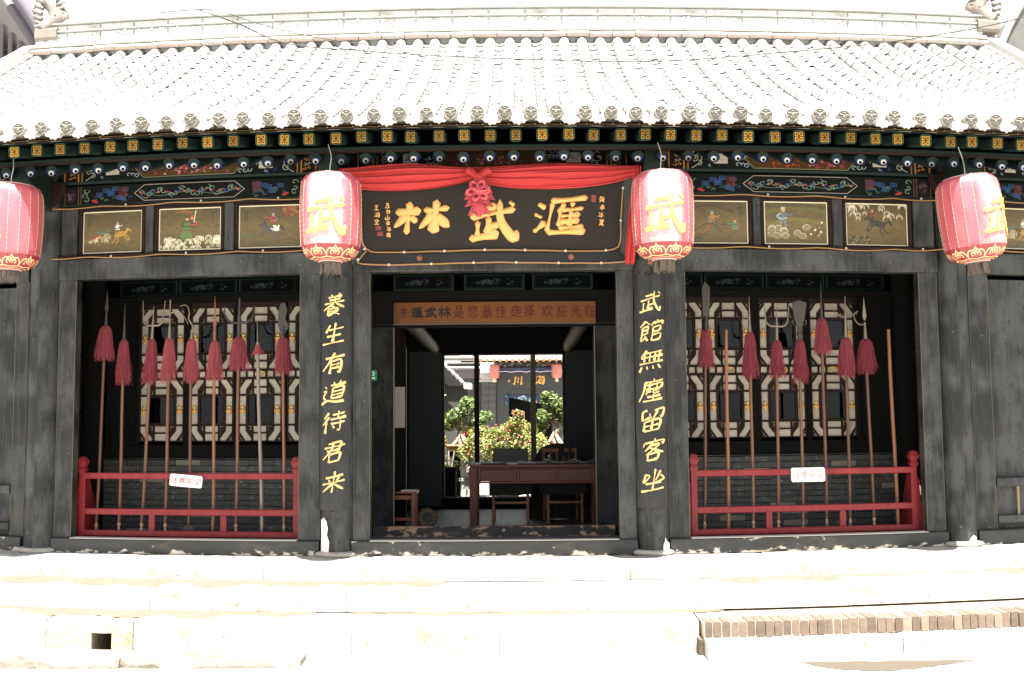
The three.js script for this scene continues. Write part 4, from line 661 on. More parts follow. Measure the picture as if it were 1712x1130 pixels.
// red cloth draped over the board
{
  const d = thing('red_drape', 'red cloth swag with gathered rosette hung across the name board', 'drape', P(0, 3.7, 0.5));
  const mBow = phys([0.42, 0.055, 0.068], 0.65, { sheen: 0.35, sheenColor: new THREE.Color(0.9, 0.5, 0.5), sheenRoughness: 0.4 });
  const mRedCloth = phys([0.42, 0.042, 0.042], 0.8, { sheen: 0.4, specularIntensity: 0.3, sheenColor: new THREE.Color(0.8, 0.25, 0.22), sheenRoughness: 0.5 });
  const swag = (xa, xb, sag, ph) => {
    const nu = 64, nv = 44, pos = [], idx = [];
    for (let i = 0; i <= nu; i++) for (let j = 0; j <= nv; j++) {
      const u = i / nu, v = j / nv, e = Math.sin(PI * clamp(u * 0.96 + 0.02, 0, 1)), k = Math.pow(e, 0.65), out = xa < 0 ? 1 - u : u;
      const wide = lerp(0.055, 0.1, Math.pow(out, 2)) + sag * k, gather = Math.pow(e, 0.5);
      const fold = Math.sin(v * 15 * PI * 0.5 + ph + 1.6 * u + 2 * N1(u * 0.4, v * 0.3 + ph * 0.1, 8, 8, 2)) * 0.026 * (0.35 + 0.65 * v) * gather + 0.009 * Math.sin(v * 47 + u * 5 + ph);
      const y = 0.09 - v * wide - 0.045 * Math.sin(PI * u) * v - 0.02 * Math.cos(2 * PI * u), z = 0.04 + 0.1 * Math.sin(PI * Math.pow(v, 0.8)) * gather * 0.7 + fold - v * wide * 0.28;
      pos.push(lerp(xa, xb, u), y, z);
    }
    for (let i = 0; i < nu; i++) for (let j = 0; j < nv; j++) { const a = i * (nv + 1) + j; idx.push(a, a + 1, a + nv + 2, a, a + nv + 2, a + nv + 1); }
    const g = new THREE.BufferGeometry(); g.setAttribute('position', new THREE.Float32BufferAttribute(pos, 3)); g.setIndex(idx); g.computeVertexNormals(); return g;
  };
  L('swag', swag(-1.5, -0.09, 0.14, 0.4), mRedCloth, d); L('swag', swag(-0.13, 1.43, 0.14, 2.1), mRedCloth, d);
  const ruffle = (y0, r0, y1, r1, folds, ph, amp) => {
    const nu = 90, nv = 8, pos = [], idx = [];
    for (let i = 0; i <= nu; i++) for (let j = 0; j <= nv; j++) { const a = i / nu * 2 * PI, v = j / nv, r = lerp(r0, r1, Math.pow(v, 0.7)) * (1 + amp * v * Math.sin(a * folds + ph + 1.5 * Math.sin(a * 2 + ph)) + 0.1 * v * Math.sin(a * 3 + ph)); pos.push(Math.cos(a) * r, lerp(y0, y1, v) + 0.02 * v * Math.sin(a * folds * 0.5 + ph), Math.sin(a) * r * 0.6); }
    for (let i = 0; i < nu; i++) for (let j = 0; j < nv; j++) { const a = i * (nv + 1) + j; idx.push(a, a + nv + 2, a + 1, a, a + nv + 1, a + nv + 2); }
    const g = new THREE.BufferGeometry(); g.setAttribute('position', new THREE.Float32BufferAttribute(pos, 3)); g.setIndex(idx); g.computeVertexNormals(); return g.scale(0.8, 0.86, 0.85).translate(-0.115, -0.045, 0.14);
  };
  const ros = L('rosette', [ruffle(-0.02, 0.05, -0.2, 0.135, 8, 0, 0.28), ruffle(-0.1, 0.05, -0.25, 0.15, 7, 1.3, 0.3), ruffle(-0.17, 0.05, -0.32, 0.135, 9, 2.6, 0.3), ruffle(-0.24, 0.03, -0.42, 0.105, 7, 0.7, 0.25)], mBow, d);
  L('rosette', [0, 1, 2, 3, 4, 5, 6].map((i) => { const a = i * 1.1; return new THREE.TorusGeometry(0.05, 0.02, 6, 16).scale(1, 0.6, 1).rotateZ(a).rotateX(0.7 * Math.sin(i * 3)).translate(-0.115 + Math.cos(a) * 0.055, -0.2 + Math.sin(a) * 0.05, 0.235); }), mBow, d);
  L('knot', [ball(0.045, -0.115, -0.05, 0.15, 1.1, 1, 0.9), rod([[-0.22, 0.03, 0.1], [-0.16, -0.01, 0.13], [-0.115, -0.06, 0.16]], (t) => 0.04 - 0.01 * t, 8, 8), rod([[-0.01, 0.03, 0.1], [-0.07, -0.01, 0.13], [-0.115, -0.06, 0.16]], (t) => 0.04 - 0.01 * t, 8, 8)], mRedCloth, d);
  const tail = []; { const n = 24; const c = (t) => [lerp(1.42, 1.35, t), 0.08 - t * 0.92, lerp(0.02, -0.22, t)]; let p = null; for (let i = 0; i <= n; i++) { const t = i / n, q = c(t), w = 0.03 + 0.025 * Math.sin(t * 2.4), row = []; for (let j = 0; j <= 8; j++) { const v = j / 8 * 2 - 1; row.push([q[0] + v * w, q[1] - 0.02 * (j % 2), q[2] + 0.03 + 0.018 * Math.sin(j * 1.9 + t * 3)]); } if (p) for (let j = 0; j < 8; j++) tail.push(...p[j], ...row[j], ...row[j + 1], ...p[j], ...row[j + 1], ...p[j + 1]); p = row; } }
  L('tail', tris(tail), mRedCloth, d);
}
// ---------------------------------------------------------------- lanterns
{
  const prof = [[0.105, 0], [0.16, 0.014], [0.215, 0.045], [0.25, 0.09], [0.268, 0.15], [0.276, 0.24], [0.281, 0.36], [0.283, 0.48], [0.28, 0.6], [0.274, 0.69], [0.262, 0.745], [0.24, 0.78], [0.2, 0.795]];
  const curve = new THREE.CatmullRomCurve3(prof.map((p) => V(p[0], p[1], 0)), false, 'centripetal'), table = curve.getPoints(160);
  const rad = (y) => { for (let i = 1; i < table.length; i++) if (table[i].y >= y) return table[i].x; return 0.2; };
  const RIBS = 18, shade = (y0, y1, extra) => {
    const pos = [], idx = [], uv = [], nu = RIBS * 8, list = table.filter((p) => p.y >= y0 && p.y <= y1);
    list.forEach((p, j) => { for (let i = 0; i <= nu; i++) { const a = i / nu * 2 * PI, k = 1 - 0.014 * Math.abs(Math.cos(a * RIBS / 2)) + 0.003 * Math.sin(a * 7 + p.y * 20); const r = p.x * k + extra; pos.push(Math.sin(a) * r, p.y, Math.cos(a) * r); uv.push(i / nu * RIBS, j / (list.length - 1)); } });
    for (let j = 0; j < list.length - 1; j++) for (let i = 0; i < nu; i++) { const a = j * (nu + 1) + i; idx.push(a, a + 1, a + nu + 2, a, a + nu + 2, a + nu + 1); }
    const g = new THREE.BufferGeometry(); g.setAttribute('position', new THREE.Float32BufferAttribute(pos, 3)); g.setAttribute('uv', new THREE.Float32BufferAttribute(uv, 2)); g.setIndex(idx); g.computeVertexNormals(); return g;
  };
  // sunlight painted near-white into the silk facing the court; one turn of the texture is one turn of the lantern
  const sunOnSilk = (k) => tex(512, 256, (u, v) => { const a = Math.min(u, 1 - u) * 2 * PI, g = N3(u, 0.3, 18, 1, 1), n = N1(u, v, 14, 5, 4), w = smoothstep(1.15 - a + (n - 0.5) * 1.1 + (g - 0.5) * 0.5, 0.1, 1) * smoothstep(1 - v + (n - 0.5) * 0.3, 0.02, 0.5) * smoothstep(v + (n - 0.5) * 0.2, 0.04, 0.3); return mix3(mix3([0.42, 0.06, 0.085], [0.54, 0.12, 0.15], N2(u, v, 24, 3, 3)), [0.8, 0.5, 0.5], w * k); }, true, [1 / 18, 1]);
  const silk2 = phys(null, 0.5, { map: sunOnSilk(0.35), transmission: 0.1, thickness: 0, clearcoat: 0.6, clearcoatRoughness: 0.4, bumpMap: clothB, bumpScale: 0.0006 });
  const silk = phys(null, 0.5, { map: sunOnSilk(0.62), transmission: 0.1, thickness: 0, clearcoat: 0.7, clearcoatRoughness: 0.4, bumpMap: clothB, bumpScale: 0.0006 });
  const cloud = canvas(256, 160, (x, w, h) => { x.fillStyle = '#8c3038'; x.fillRect(0, 0, w, h); x.strokeStyle = '#d8c690'; x.lineWidth = 11; const y = (v) => h * v;
    for (const s of [-1, 1]) { curl(x, 128 + s * 48, y(0.48), 34, s > 0 ? PI : 0, s, '#d8c690', 11); x.beginPath(); x.moveTo(128, y(0.06)); x.quadraticCurveTo(128 + s * 20, y(0.3), 128 + s * 70, y(0.2)); x.quadraticCurveTo(128 + s * 124, y(0.3), 128 + s * 124, y(0.62)); x.stroke(); x.beginPath(); x.moveTo(128 + s * 4, y(0.78)); x.lineTo(128 + s * 124, y(0.7)); x.stroke(); x.lineWidth = 8; x.beginPath(); x.moveTo(128, y(0.93)); x.lineTo(128 + s * 124, y(0.9)); x.stroke(); x.lineWidth = 11; } ell(x, 128, y(0.3), 14, 14, 0, '#d8c690'); });
  cloud.wrapS = THREE.RepeatWrapping; cloud.repeat.set(0.5, 1);
  const mCloud = std(null, 0.4, { map: cloud }), mRib = std([0.55, 0.42, 0.28], 0.5), mChar = std([0.85, 0.58, 0.1], 0.4), mFringe = std([0.13, 0.1, 0.08], 0.95), mPink = phys([0.75, 0.45, 0.42], 0.5, { transmission: 0.2, thickness: 0 });
  const lan = thing('red_lantern', 'red silk lantern left of the name board showing a gold character', 'lantern', P(-1.462, 2.8, 1.0), 'red lanterns under the eaves');
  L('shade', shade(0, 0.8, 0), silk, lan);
  L('cloud_band', shade(0.004, 0.13, 0.003), mCloud, lan);
  for (let i = 0; i < RIBS; i++) { const a = (i + 0.5) / RIBS * 2 * PI, pts = []; for (let j = 0; j <= 12; j++) { const y = lerp(0.13, 0.785, j / 12), r = rad(y) + 0.001; pts.push([Math.sin(a) * r, y, Math.cos(a) * r]); } L('rib', rod(pts, (t) => 0.0018 + 0.0014 * Math.sin(t * 90 + i), 5, 40), mRib, lan); }
  const ch = L('character', glyph('武', 0.46, 0.42, 0.024, 0.004, (v) => { const y = v.y + 0.4, r = rad(clamp(y, 0.1, 0.75)) + 0.004 + v.z, a = v.x / 0.28; v.set(Math.sin(a) * r, y, Math.cos(a) * r); }, 0.12), mChar, lan);
  L('rim', [new THREE.TorusGeometry(0.2, 0.008, 6, 40).rotateX(PI / 2).translate(0, 0.795, 0), new THREE.TorusGeometry(0.105, 0.008, 6, 30).rotateX(PI / 2)], mPink, lan);
  L('frame_bar', [rod([[-0.2, 0.795, 0], [0.2, 0.795, 0]], 0.006), rod([[0, 0.795, -0.2], [0, 0.795, 0.2]], 0.006), rod([[-0.1, 0, 0], [0.1, 0, 0]], 0.005)], mIron, lan);
  seed = 88; const fr = []; for (let i = 0; i < 90; i++) { const a = rr(0, 2 * PI), r = 0.088; fr.push(rod([[Math.sin(a) * r, 0.005, Math.cos(a) * r], [Math.sin(a) * r * rr(0.95, 1.05), -0.05, Math.cos(a) * r], [Math.sin(a) * r * rr(0.9, 1.12), rr(-0.12, -0.085), Math.cos(a) * r * rr(0.9, 1.1)]], 0.0035, 4, 3)); }
  L('fringe', fr, mFringe, lan); L('fringe_band', new THREE.CylinderGeometry(0.095, 0.1, 0.02, 30, 1, true).translate(0, -0.006, 0), mFringe, lan);
  L('wire', rod([[0, 0.795, 0], [-0.01, 0.87, 0.01], [0.0, 0.98, 0.0], [-0.03, 1.1, -0.01]], 0.0045, 5), std([0.5, 0.48, 0.42], 0.4, { metalness: 0.6 }), lan);
  for (const [x, y, label, tilt, turn] of [[-4.545, 2.81, 'red silk lantern at the left edge of the picture', -0.02, -0.5], [1.597, 2.79, 'red silk lantern right of the name board with a pale wire above', 0.01, -0.06], [4.545, 2.8, 'tilted red silk lantern near the right edge with its character turned away', 0.1, 0.62]]) {
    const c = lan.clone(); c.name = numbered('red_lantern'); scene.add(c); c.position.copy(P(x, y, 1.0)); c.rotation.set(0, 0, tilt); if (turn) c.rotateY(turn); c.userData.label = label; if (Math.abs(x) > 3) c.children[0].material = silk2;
  }
}
// ---------------------------------------------------------------- couplet boards on the two middle columns
for (const [cx, txt, label] of [[-1.575, '養生有道待君來', 'curved black couplet board on the column left of the doorway'], [1.565, '武館無塵留客坐', 'curved black couplet board on the column right of the doorway']]) {
  const b = thing('couplet_board', label, 'sign', P(cx, 0.46, 0), 'couplet boards beside the doorway');
  const R0 = 0.205, am = 0.86, H = 2.31, out = [], n = 20;
  for (let i = 0; i < n; i++) { const a = lerp(-am, am, i / n), c = lerp(-am, am, (i + 1) / n), q = (t, r, y) => [Math.sin(t) * r, y, Math.cos(t) * r]; for (const r of [R0, R0 - 0.02]) out.push(...q(a, r, 0), ...q(c, r, 0), ...q(c, r, H), ...q(a, r, 0), ...q(c, r, H), ...q(a, r, H)); for (const y of [0, H]) out.push(...q(a, R0, y), ...q(c, R0, y), ...q(c, R0 - 0.02, y), ...q(a, R0, y), ...q(c, R0 - 0.02, y), ...q(a, R0 - 0.02, y)); }
  for (const t of [-am, am]) { const q = (r, y) => [Math.sin(t) * r, y, Math.cos(t) * r]; out.push(...q(R0, 0), ...q(R0 - 0.02, 0), ...q(R0 - 0.02, H), ...q(R0, 0), ...q(R0 - 0.02, H), ...q(R0, H)); }
  const g = tris(out); L('board', g, phys([0.4, 0.4, 0.4], 0.36, { map: paintC, specularIntensity: 0.7 }), b);
  [...txt].forEach((c, i) => { const m = L('character', glyph(c, 0.26, 0.24, 0.0124, 0.008, (v) => { const a = v.x / R0, r = R0 + v.z; v.set(Math.sin(a) * r, v.y, Math.cos(a) * r); }, 0.16, 0.2), mGoldPale, b); m.position.set(0, 2.03 - i * 0.2925, 0.0005); });
  L('hook', [rod([[-0.07, H - 0.01, 0.2], [-0.06, H + 0.05, 0.205], [0, H + 0.085, 0.21], [0.06, H + 0.05, 0.205], [0.07, H - 0.01, 0.2]], 0.007, 6), rod([[-0.07, H - 0.02, 0.2], [-0.09, H + 0.01, 0.21]], 0.006), rod([[0.07, H - 0.02, 0.2], [0.09, H + 0.01, 0.21]], 0.006)], mIron, b);
  L('boss', [ball(0.03, 0, H + 0.11, 0.2, 1, 1, 0.6)], mRust, b); L('nail', ball(0.01, 0, -0.025, 0.17), mRust, b);
}
// ---------------------------------------------------------------- rope lights with pale clips, and wires
function rope(label, pts, every, r = 0.008, drop = 0.006) {
  const c = new THREE.CatmullRomCurve3(pts.map((p) => V(...p)), false, 'centripetal'), len = c.getLength(), n = Math.ceil(len / 0.12);
  const t = thing('rope_light', label, 'light string', P(...pts[0]));
  const pp = c.getSpacedPoints(n).map((p, i) => (p.y -= drop * Math.abs(Math.sin(i * 0.12 / every * PI)), p));
  M('cord', rod(pp, r, 6, n * 2), mRope, t);
  const k = Math.floor(len / every); for (let i = 0; i <= k; i++) { const p = c.getPointAt(Math.min(1, (i + 0.3) * every / len)); M('clip', ball(r * 1.7, p.x, p.y, p.z + 0.002, 1, 1, 0.8), mClip, t); }
}
rope('brown light cord with white clips along the board above the square rafter ends', [[-6, 4.0, 1.21], [-3, 4.0, 1.21], [0, 4.0, 1.21], [3, 4.0, 1.21], [6, 4.0, 1.21]], 0.2352, 0.004);
rope('brown light cord just above the row of blue and white rafter ends', [[-6, 3.898, 0.84], [-3, 3.898, 0.84], [0, 3.898, 0.84], [3, 3.898, 0.84], [6, 3.898, 0.84]], 0.222, 0.006);
rope('brown light cord under the left painted scroll beam', [[-4.8, 3.605, 0.2], [-4.4, 3.6, 0.11], [-3, 3.605, 0.11], [-1.75, 3.608, 0.11]], 0.8, 0.007, 0.02);
rope('brown light cord under the right painted scroll beam', [[1.75, 3.605, 0.11], [3, 3.605, 0.11], [4.4, 3.6, 0.11], [4.9, 3.615, 0.2], [5.6, 3.6, 0.11]], 0.8, 0.007, 0.02);
rope('brown light cord below the three pictures of the left bay', [[-4.95, 3.075, 0.22], [-4.4, 3.068, 0.1], [-3, 3.07, 0.1], [-1.75, 3.072, 0.1]], 0.8, 0.007, 0.02);
rope('brown light cord below the three pictures of the right bay', [[1.75, 3.07, 0.1], [3, 3.07, 0.1], [4.35, 3.068, 0.1], [4.75, 3.09, 0.22], [5.6, 3.07, 0.1]], 0.8, 0.007, 0.02);
rope('gold light cord around the inner edge of the name board', [[-1.29, 3.52, 0.44], [-1.285, 3.3, 0.36], [-1.265, 3.04, 0.25], [-1.2, 3.015, 0.24], [0, 3.015, 0.24], [1.2, 3.015, 0.24], [1.258, 3.05, 0.25], [1.27, 3.3, 0.36], [1.285, 3.58, 0.46]], 0.4, 0.009, 0.003);
rope('gold light cord along the outer lower edge of the name board', [[-1.25, 3.02, 0.245], [-1.3, 2.94, 0.26], [-1.38, 2.93, 0.26], [-1.3, 2.895, 0.25], [0, 2.888, 0.25], [1.32, 2.895, 0.25], [1.39, 2.93, 0.26], [1.4, 3.2, 0.36]], 0.42, 0.009, 0.003);
{
  const mW = std([0.03, 0.04, 0.035], 0.8);
  const wire = (label, pts, r) => { const w = thing('wire', label, 'wire', V(...pts[0])); M('strand', rod(pts, r, 5), mW, w, false); };
  wire('long thin overhead wire sagging in front of the roof tiles', [[-2.393, 4.776, 2], [-2.041, 4.643, 2], [-1.691, 4.486, 2], [-0.994, 4.402, 2], [0.196, 4.322, 2], [1.431, 4.288, 2], [2.418, 4.347, 2], [3.405, 4.437, 2], [4.098, 4.545, 2], [4.455, 4.627, 2], [5.4, 4.95, 2]], 0.0055);
  wire('short second wire that crosses the left end of the overhead wire', [[-2.9, 4.72, 2.02], [-2.442, 4.761, 2.02], [-2.242, 4.758, 2.02], [-1.892, 4.642, 2.02], [-1.492, 4.535, 2.02], [-0.845, 4.426, 2.02]], 0.004);
}
// ---------------------------------------------------------------- weapon racks
function rack(xl, xr, label) {
  const t = thing('weapon_rack', label, 'weapon rack', P((xl + xr) / 2, 0.02, -0.2), 'red weapon racks in the side bays');
  const px = [xl + 0.1, xr - 0.1], z0 = -0.17, z1 = -0.13;
  const top = M('rail', bar(px[0] - 0.03, px[1] + 0.03, 0.742, 0.806, z0, z1, 0.006), mRed, t);
  M('rail', bar(px[0], px[1], 0.37, 0.435, z0, z1, 0.006), mRed, t); M('rail', bar(px[0] - 0.02, px[1] + 0.02, 0.15, 0.21, z0, z1, 0.006), mRed, t);
  for (const k of [0, 1]) { const x = lerp(px[0], px[1], (k + 1) / 3); M('stile', bar(x - 0.033, x + 0.033, 0.21, 0.37, z0 + 0.003, z1 - 0.003, 0.005), mRed, t); }
  M('base_board', bar(px[0], px[1], 0.12, 0.148, -0.42, z0, 0.006), mRed, t);
  for (const k of [0, 1]) {
    const x = px[k], d = k ? 1 : -1, sd = V(0, 0, 0);
    M('post', bar(x - 0.033, x + 0.033, 0.04, 0.8, z0 - 0.002, z1 + 0.002, 0.006), mRed, t);
    M('side_panel', extr([[0, 0.04], [0.42, 0.04], [0.4, 0.2], [0.3, 0.36], [0.22, 0.55], [0.12, 0.74], [0.06, 0.78], [0, 0.78]], 0.03, 0.004).rotateY(PI / 2).translate(x - 0.015, 0, z0), mRed, t);
    const gem = (y, r, h) => { const g = new THREE.CylinderGeometry(r * 0.62, r, h / 2, 4, 1).rotateY(PI / 4).translate(0, y + h * 0.75, 0), g2 = new THREE.CylinderGeometry(r, r * 0.62, h / 2, 4, 1).rotateY(PI / 4).translate(0, y + h * 0.25, 0); return merge([g, g2]).translate(x, 0, -0.15); };
    M('finial', [gem(0.8, 0.062, 0.075), gem(0.868, 0.072, 0.095), new THREE.ConeGeometry(0.045, 0.02, 4).rotateY(PI / 4).translate(x, 0.973, -0.15)].map((g) => { g = g.index ? g.toNonIndexed() : g; g.computeVertexNormals(); return g; }), mRed, t);
    const ear = [[0.03, 0.04], [0.085, 0.06], [0.105, 0.13], [0.085, 0.2], [0.06, 0.225], [0.09, 0.26], [0.1, 0.34], [0.08, 0.43], [0.055, 0.46], [0.075, 0.5], [0.075, 0.6], [0.055, 0.68], [0.035, 0.7]].map((p) => [x + d * p[0], p[1]]);
    const e = M('carved_ear', extr(ear, 0.03, 0.006).translate(0, 0, -0.165), mRed, t);
    for (const [y, a] of [[0.12, 0.088], [0.33, 0.085], [0.56, 0.062]]) M('white_fleck', extr([[0, -0.05], [0.014, -0.045], [0.012, 0.045], [-0.004, 0.05]].map((p) => [x + d * (a + p[0]) - d * 0.25 * (p[1] > 0 ? 0.03 : 0), y + p[1]]), 0.004).translate(0, 0, -0.134), mWhite, e);
  }
  return t;
}
rack(-4.375, -1.915, 'dark red wooden weapon rack in the left bay'); rack(1.915, 4.4, 'dark red wooden weapon rack in the right bay');
function safetySign(cx, cy, w, h, roll, label, faded) {
  const s = thing('safety_sign', label, 'sign', P(cx, cy, -0.105)); s.rotation.z = roll;
  L('plate', extr([[-w / 2, -h / 2 + 0.015], [-w / 2 + 0.015, -h / 2], [w / 2 - 0.015, -h / 2], [w / 2, -h / 2 + 0.015], [w / 2, h / 2 - 0.015], [w / 2 - 0.015, h / 2], [-w / 2 + 0.015, h / 2], [-w / 2, h / 2 - 0.015]], 0.012, 0.003), mWhite, s);
  const m = L('lettering', new THREE.PlaneGeometry(w - 0.014, h - 0.03).translate(0, 0, 0.0135), std(null, 0.5, { map: canvas(512, 220, (x, W, H) => { x.fillStyle = '#cfcfcf'; x.fillRect(0, 0, W, H); [...'注意安全'].forEach((c, i) => brush(x, c, 68 + i * 126, 108, 118, 150, faded ? 9 : 12, faded ? '#a8323f' : '#a30d1c')); if (faded) { seed = 4; for (let i = 0; i < 34; i++) { x.fillStyle = 'rgba(207,207,207,.85)'; x.fillRect(rr(0, W), rr(30, 190), rr(8, 30), rr(6, 18)); } } }) }), s);
}
safetySign(-3.152, 0.728, 0.335, 0.125, -0.1, 'white safety sign with clear red lettering tied to the left rack', false);
safetySign(3.178, 0.746, 0.345, 0.145, 0.015, 'white safety sign with faded red lettering tied to the right rack', true);
// ---------------------------------------------------------------- weapons
const WZ = -0.3;
function weapon(label, kind, base, top, tas, opt = {}) {
  // base and top are the foot of the shaft and the top of the tassel; tas the tassel's length
  const a = V(base[0], base[1], WZ), b = V(top[0], top[1], WZ - 0.06), len = a.distanceTo(b), t = thing(opt.name ?? 'polearm', label, opt.cat ?? 'polearm', P(a.x, a.y, a.z), 'weapons in the red racks');
  const q = new THREE.Quaternion().setFromUnitVectors(V(0, 1, 0), b.clone().sub(a).normalize()), m = new THREE.Matrix4().compose(a, q, V(1, 1, 1));
  const put = (n, gs, mat) => M(n, merge(gs).clone().applyMatrix4(m), mat, t);
  const shaftMat = opt.shaft ?? mWood[1], r = opt.r ?? 0.017, Y = len;
  const knee = opt.foot ? 0.12 : 0;
  put('shaft', rod([[0, knee, 0], [0.004, len * 0.3, 0], [-0.003, len * 0.7, 0], [0, len + (opt.bare ? 0 : 0.02), 0]], (u) => r * (1.08 - 0.12 * u), 10, 12), shaftMat);
  if (opt.foot === 'bulb') put('butt', lathe([[0.002, 0], [0.012, 0.02], [0.017, 0.05], [0.012, 0.075], [0.009, 0.08], [0.017, 0.092], [0.02, 0.105], [0.016, 0.12], [0.016, 0.13]], 10), std([0.42, 0.22, 0.13], 0.5));
  if (opt.foot === 'spike') put('butt', lathe([[0.001, -0.01], [0.014, 0.06], [0.02, 0.085], [0.022, 0.09], [0.012, 0.1], [0.017, 0.13]], 10), std([0.3, 0.2, 0.14], 0.5));
  if (opt.foot === 'spade') put('butt', [extr([[-0.085, -0.02], [-0.07, 0.06], [-0.03, 0.105], [0.03, 0.105], [0.07, 0.06], [0.085, -0.02], [0.05, 0.01], [0, 0.02], [-0.05, 0.01]], 0.008, 0.002), rod([[0, 0.09, 0.004], [0, 0.14, 0]], 0.014)], mSteelDark);
  if (opt.foot === 'fork') put('butt', [rod([[-0.075, -0.02, 0.01], [-0.06, 0.03, 0.01], [0, 0.065, 0.01], [0.06, 0.03, 0.01], [0.075, -0.02, 0.01]], 0.012, 6), rod([[0, 0.05, 0], [0, 0.14, 0]], 0.013)], std([0.24, 0.18, 0.12], 0.5, { metalness: 0.3 }));
  if (opt.bare) return t;
  const st = opt.steel ?? mSteel, e = (g, d, s) => g.map((p) => p.isBufferGeometry ? p : p);
  // tassel: a fluted core with loose strands
  const tr = (opt.tr ?? 0.07) * 0.87, strands = [], core = []; seed = Math.round(1000 + top[0] * 100);
  const prf = [[0.022, 0], [0.5, -0.02], [0.72, -0.12], [0.9, -0.45], [1, -0.72], [0.93, -0.9]].map((p, i) => [i ? p[0] * tr : 0.02, Y + p[1] * tas]);
  const lg = lathe(prf, 36), lp = lg.attributes.position; for (let i = 0; i < lp.count; i++) { const x = lp.getX(i), z = lp.getZ(i), an = Math.atan2(x, z), k = 0.7 + 0.09 * Math.sin(an * 9 + lp.getY(i) * 7) + 0.06 * Math.sin(an * 17); lp.setX(i, x * k); lp.setZ(i, z * k); } lg.computeVertexNormals();
  for (let i = 0; i < 300; i++) { const an = rr(0, 2 * PI), w = rr(0.72, 1.1), l = tas * rr(0.72, 1.06), s = Math.sin(an), c = Math.cos(an), sw = rr(-0.02, 0.02); strands.push(rod([[s * 0.4 * tr, Y, c * 0.4 * tr], [s * 0.74 * tr * w, Y - 0.14 * l, c * 0.74 * tr * w], [s * 0.93 * tr * w, Y - 0.5 * l, c * 0.93 * tr * w], [s * tr * w + sw, Y - 0.8 * l, c * tr * w], [s * tr * w * rr(0.85, 1.1) + sw * 2, Y - l, c * tr * w]], (u) => 0.0032 * (1 - 0.6 * u), 3, 5)); }
  const tm = mTassel[Math.floor(rnd() * 3)]; put('tassel', [lg, ...strands], tm);
  const sock = (h, r0, r1) => lathe([[r0, 0], [r0 * 1.15, 0.012], [r0 * 0.9, 0.025], [(r0 + r1) / 2, h * 0.5], [r1 * 1.25, h * 0.62], [r1, h * 0.68], [r1, h]], 10).translate(0, Y, 0);
  const blade = (w, h, y0, sh = 0.35) => extr([[-0.006, y0], [-w, y0 + h * sh * 0.6], [-w * 0.85, y0 + h * sh], [0, y0 + h], [w * 0.85, y0 + h * sh], [w, y0 + h * sh * 0.6], [0.006, y0]], 0.01, 0.003).translate(0, 0, -0.005);
  const up = (pts) => pts.map((p) => [p[0], Y + p[1], p[2] ?? 0]);
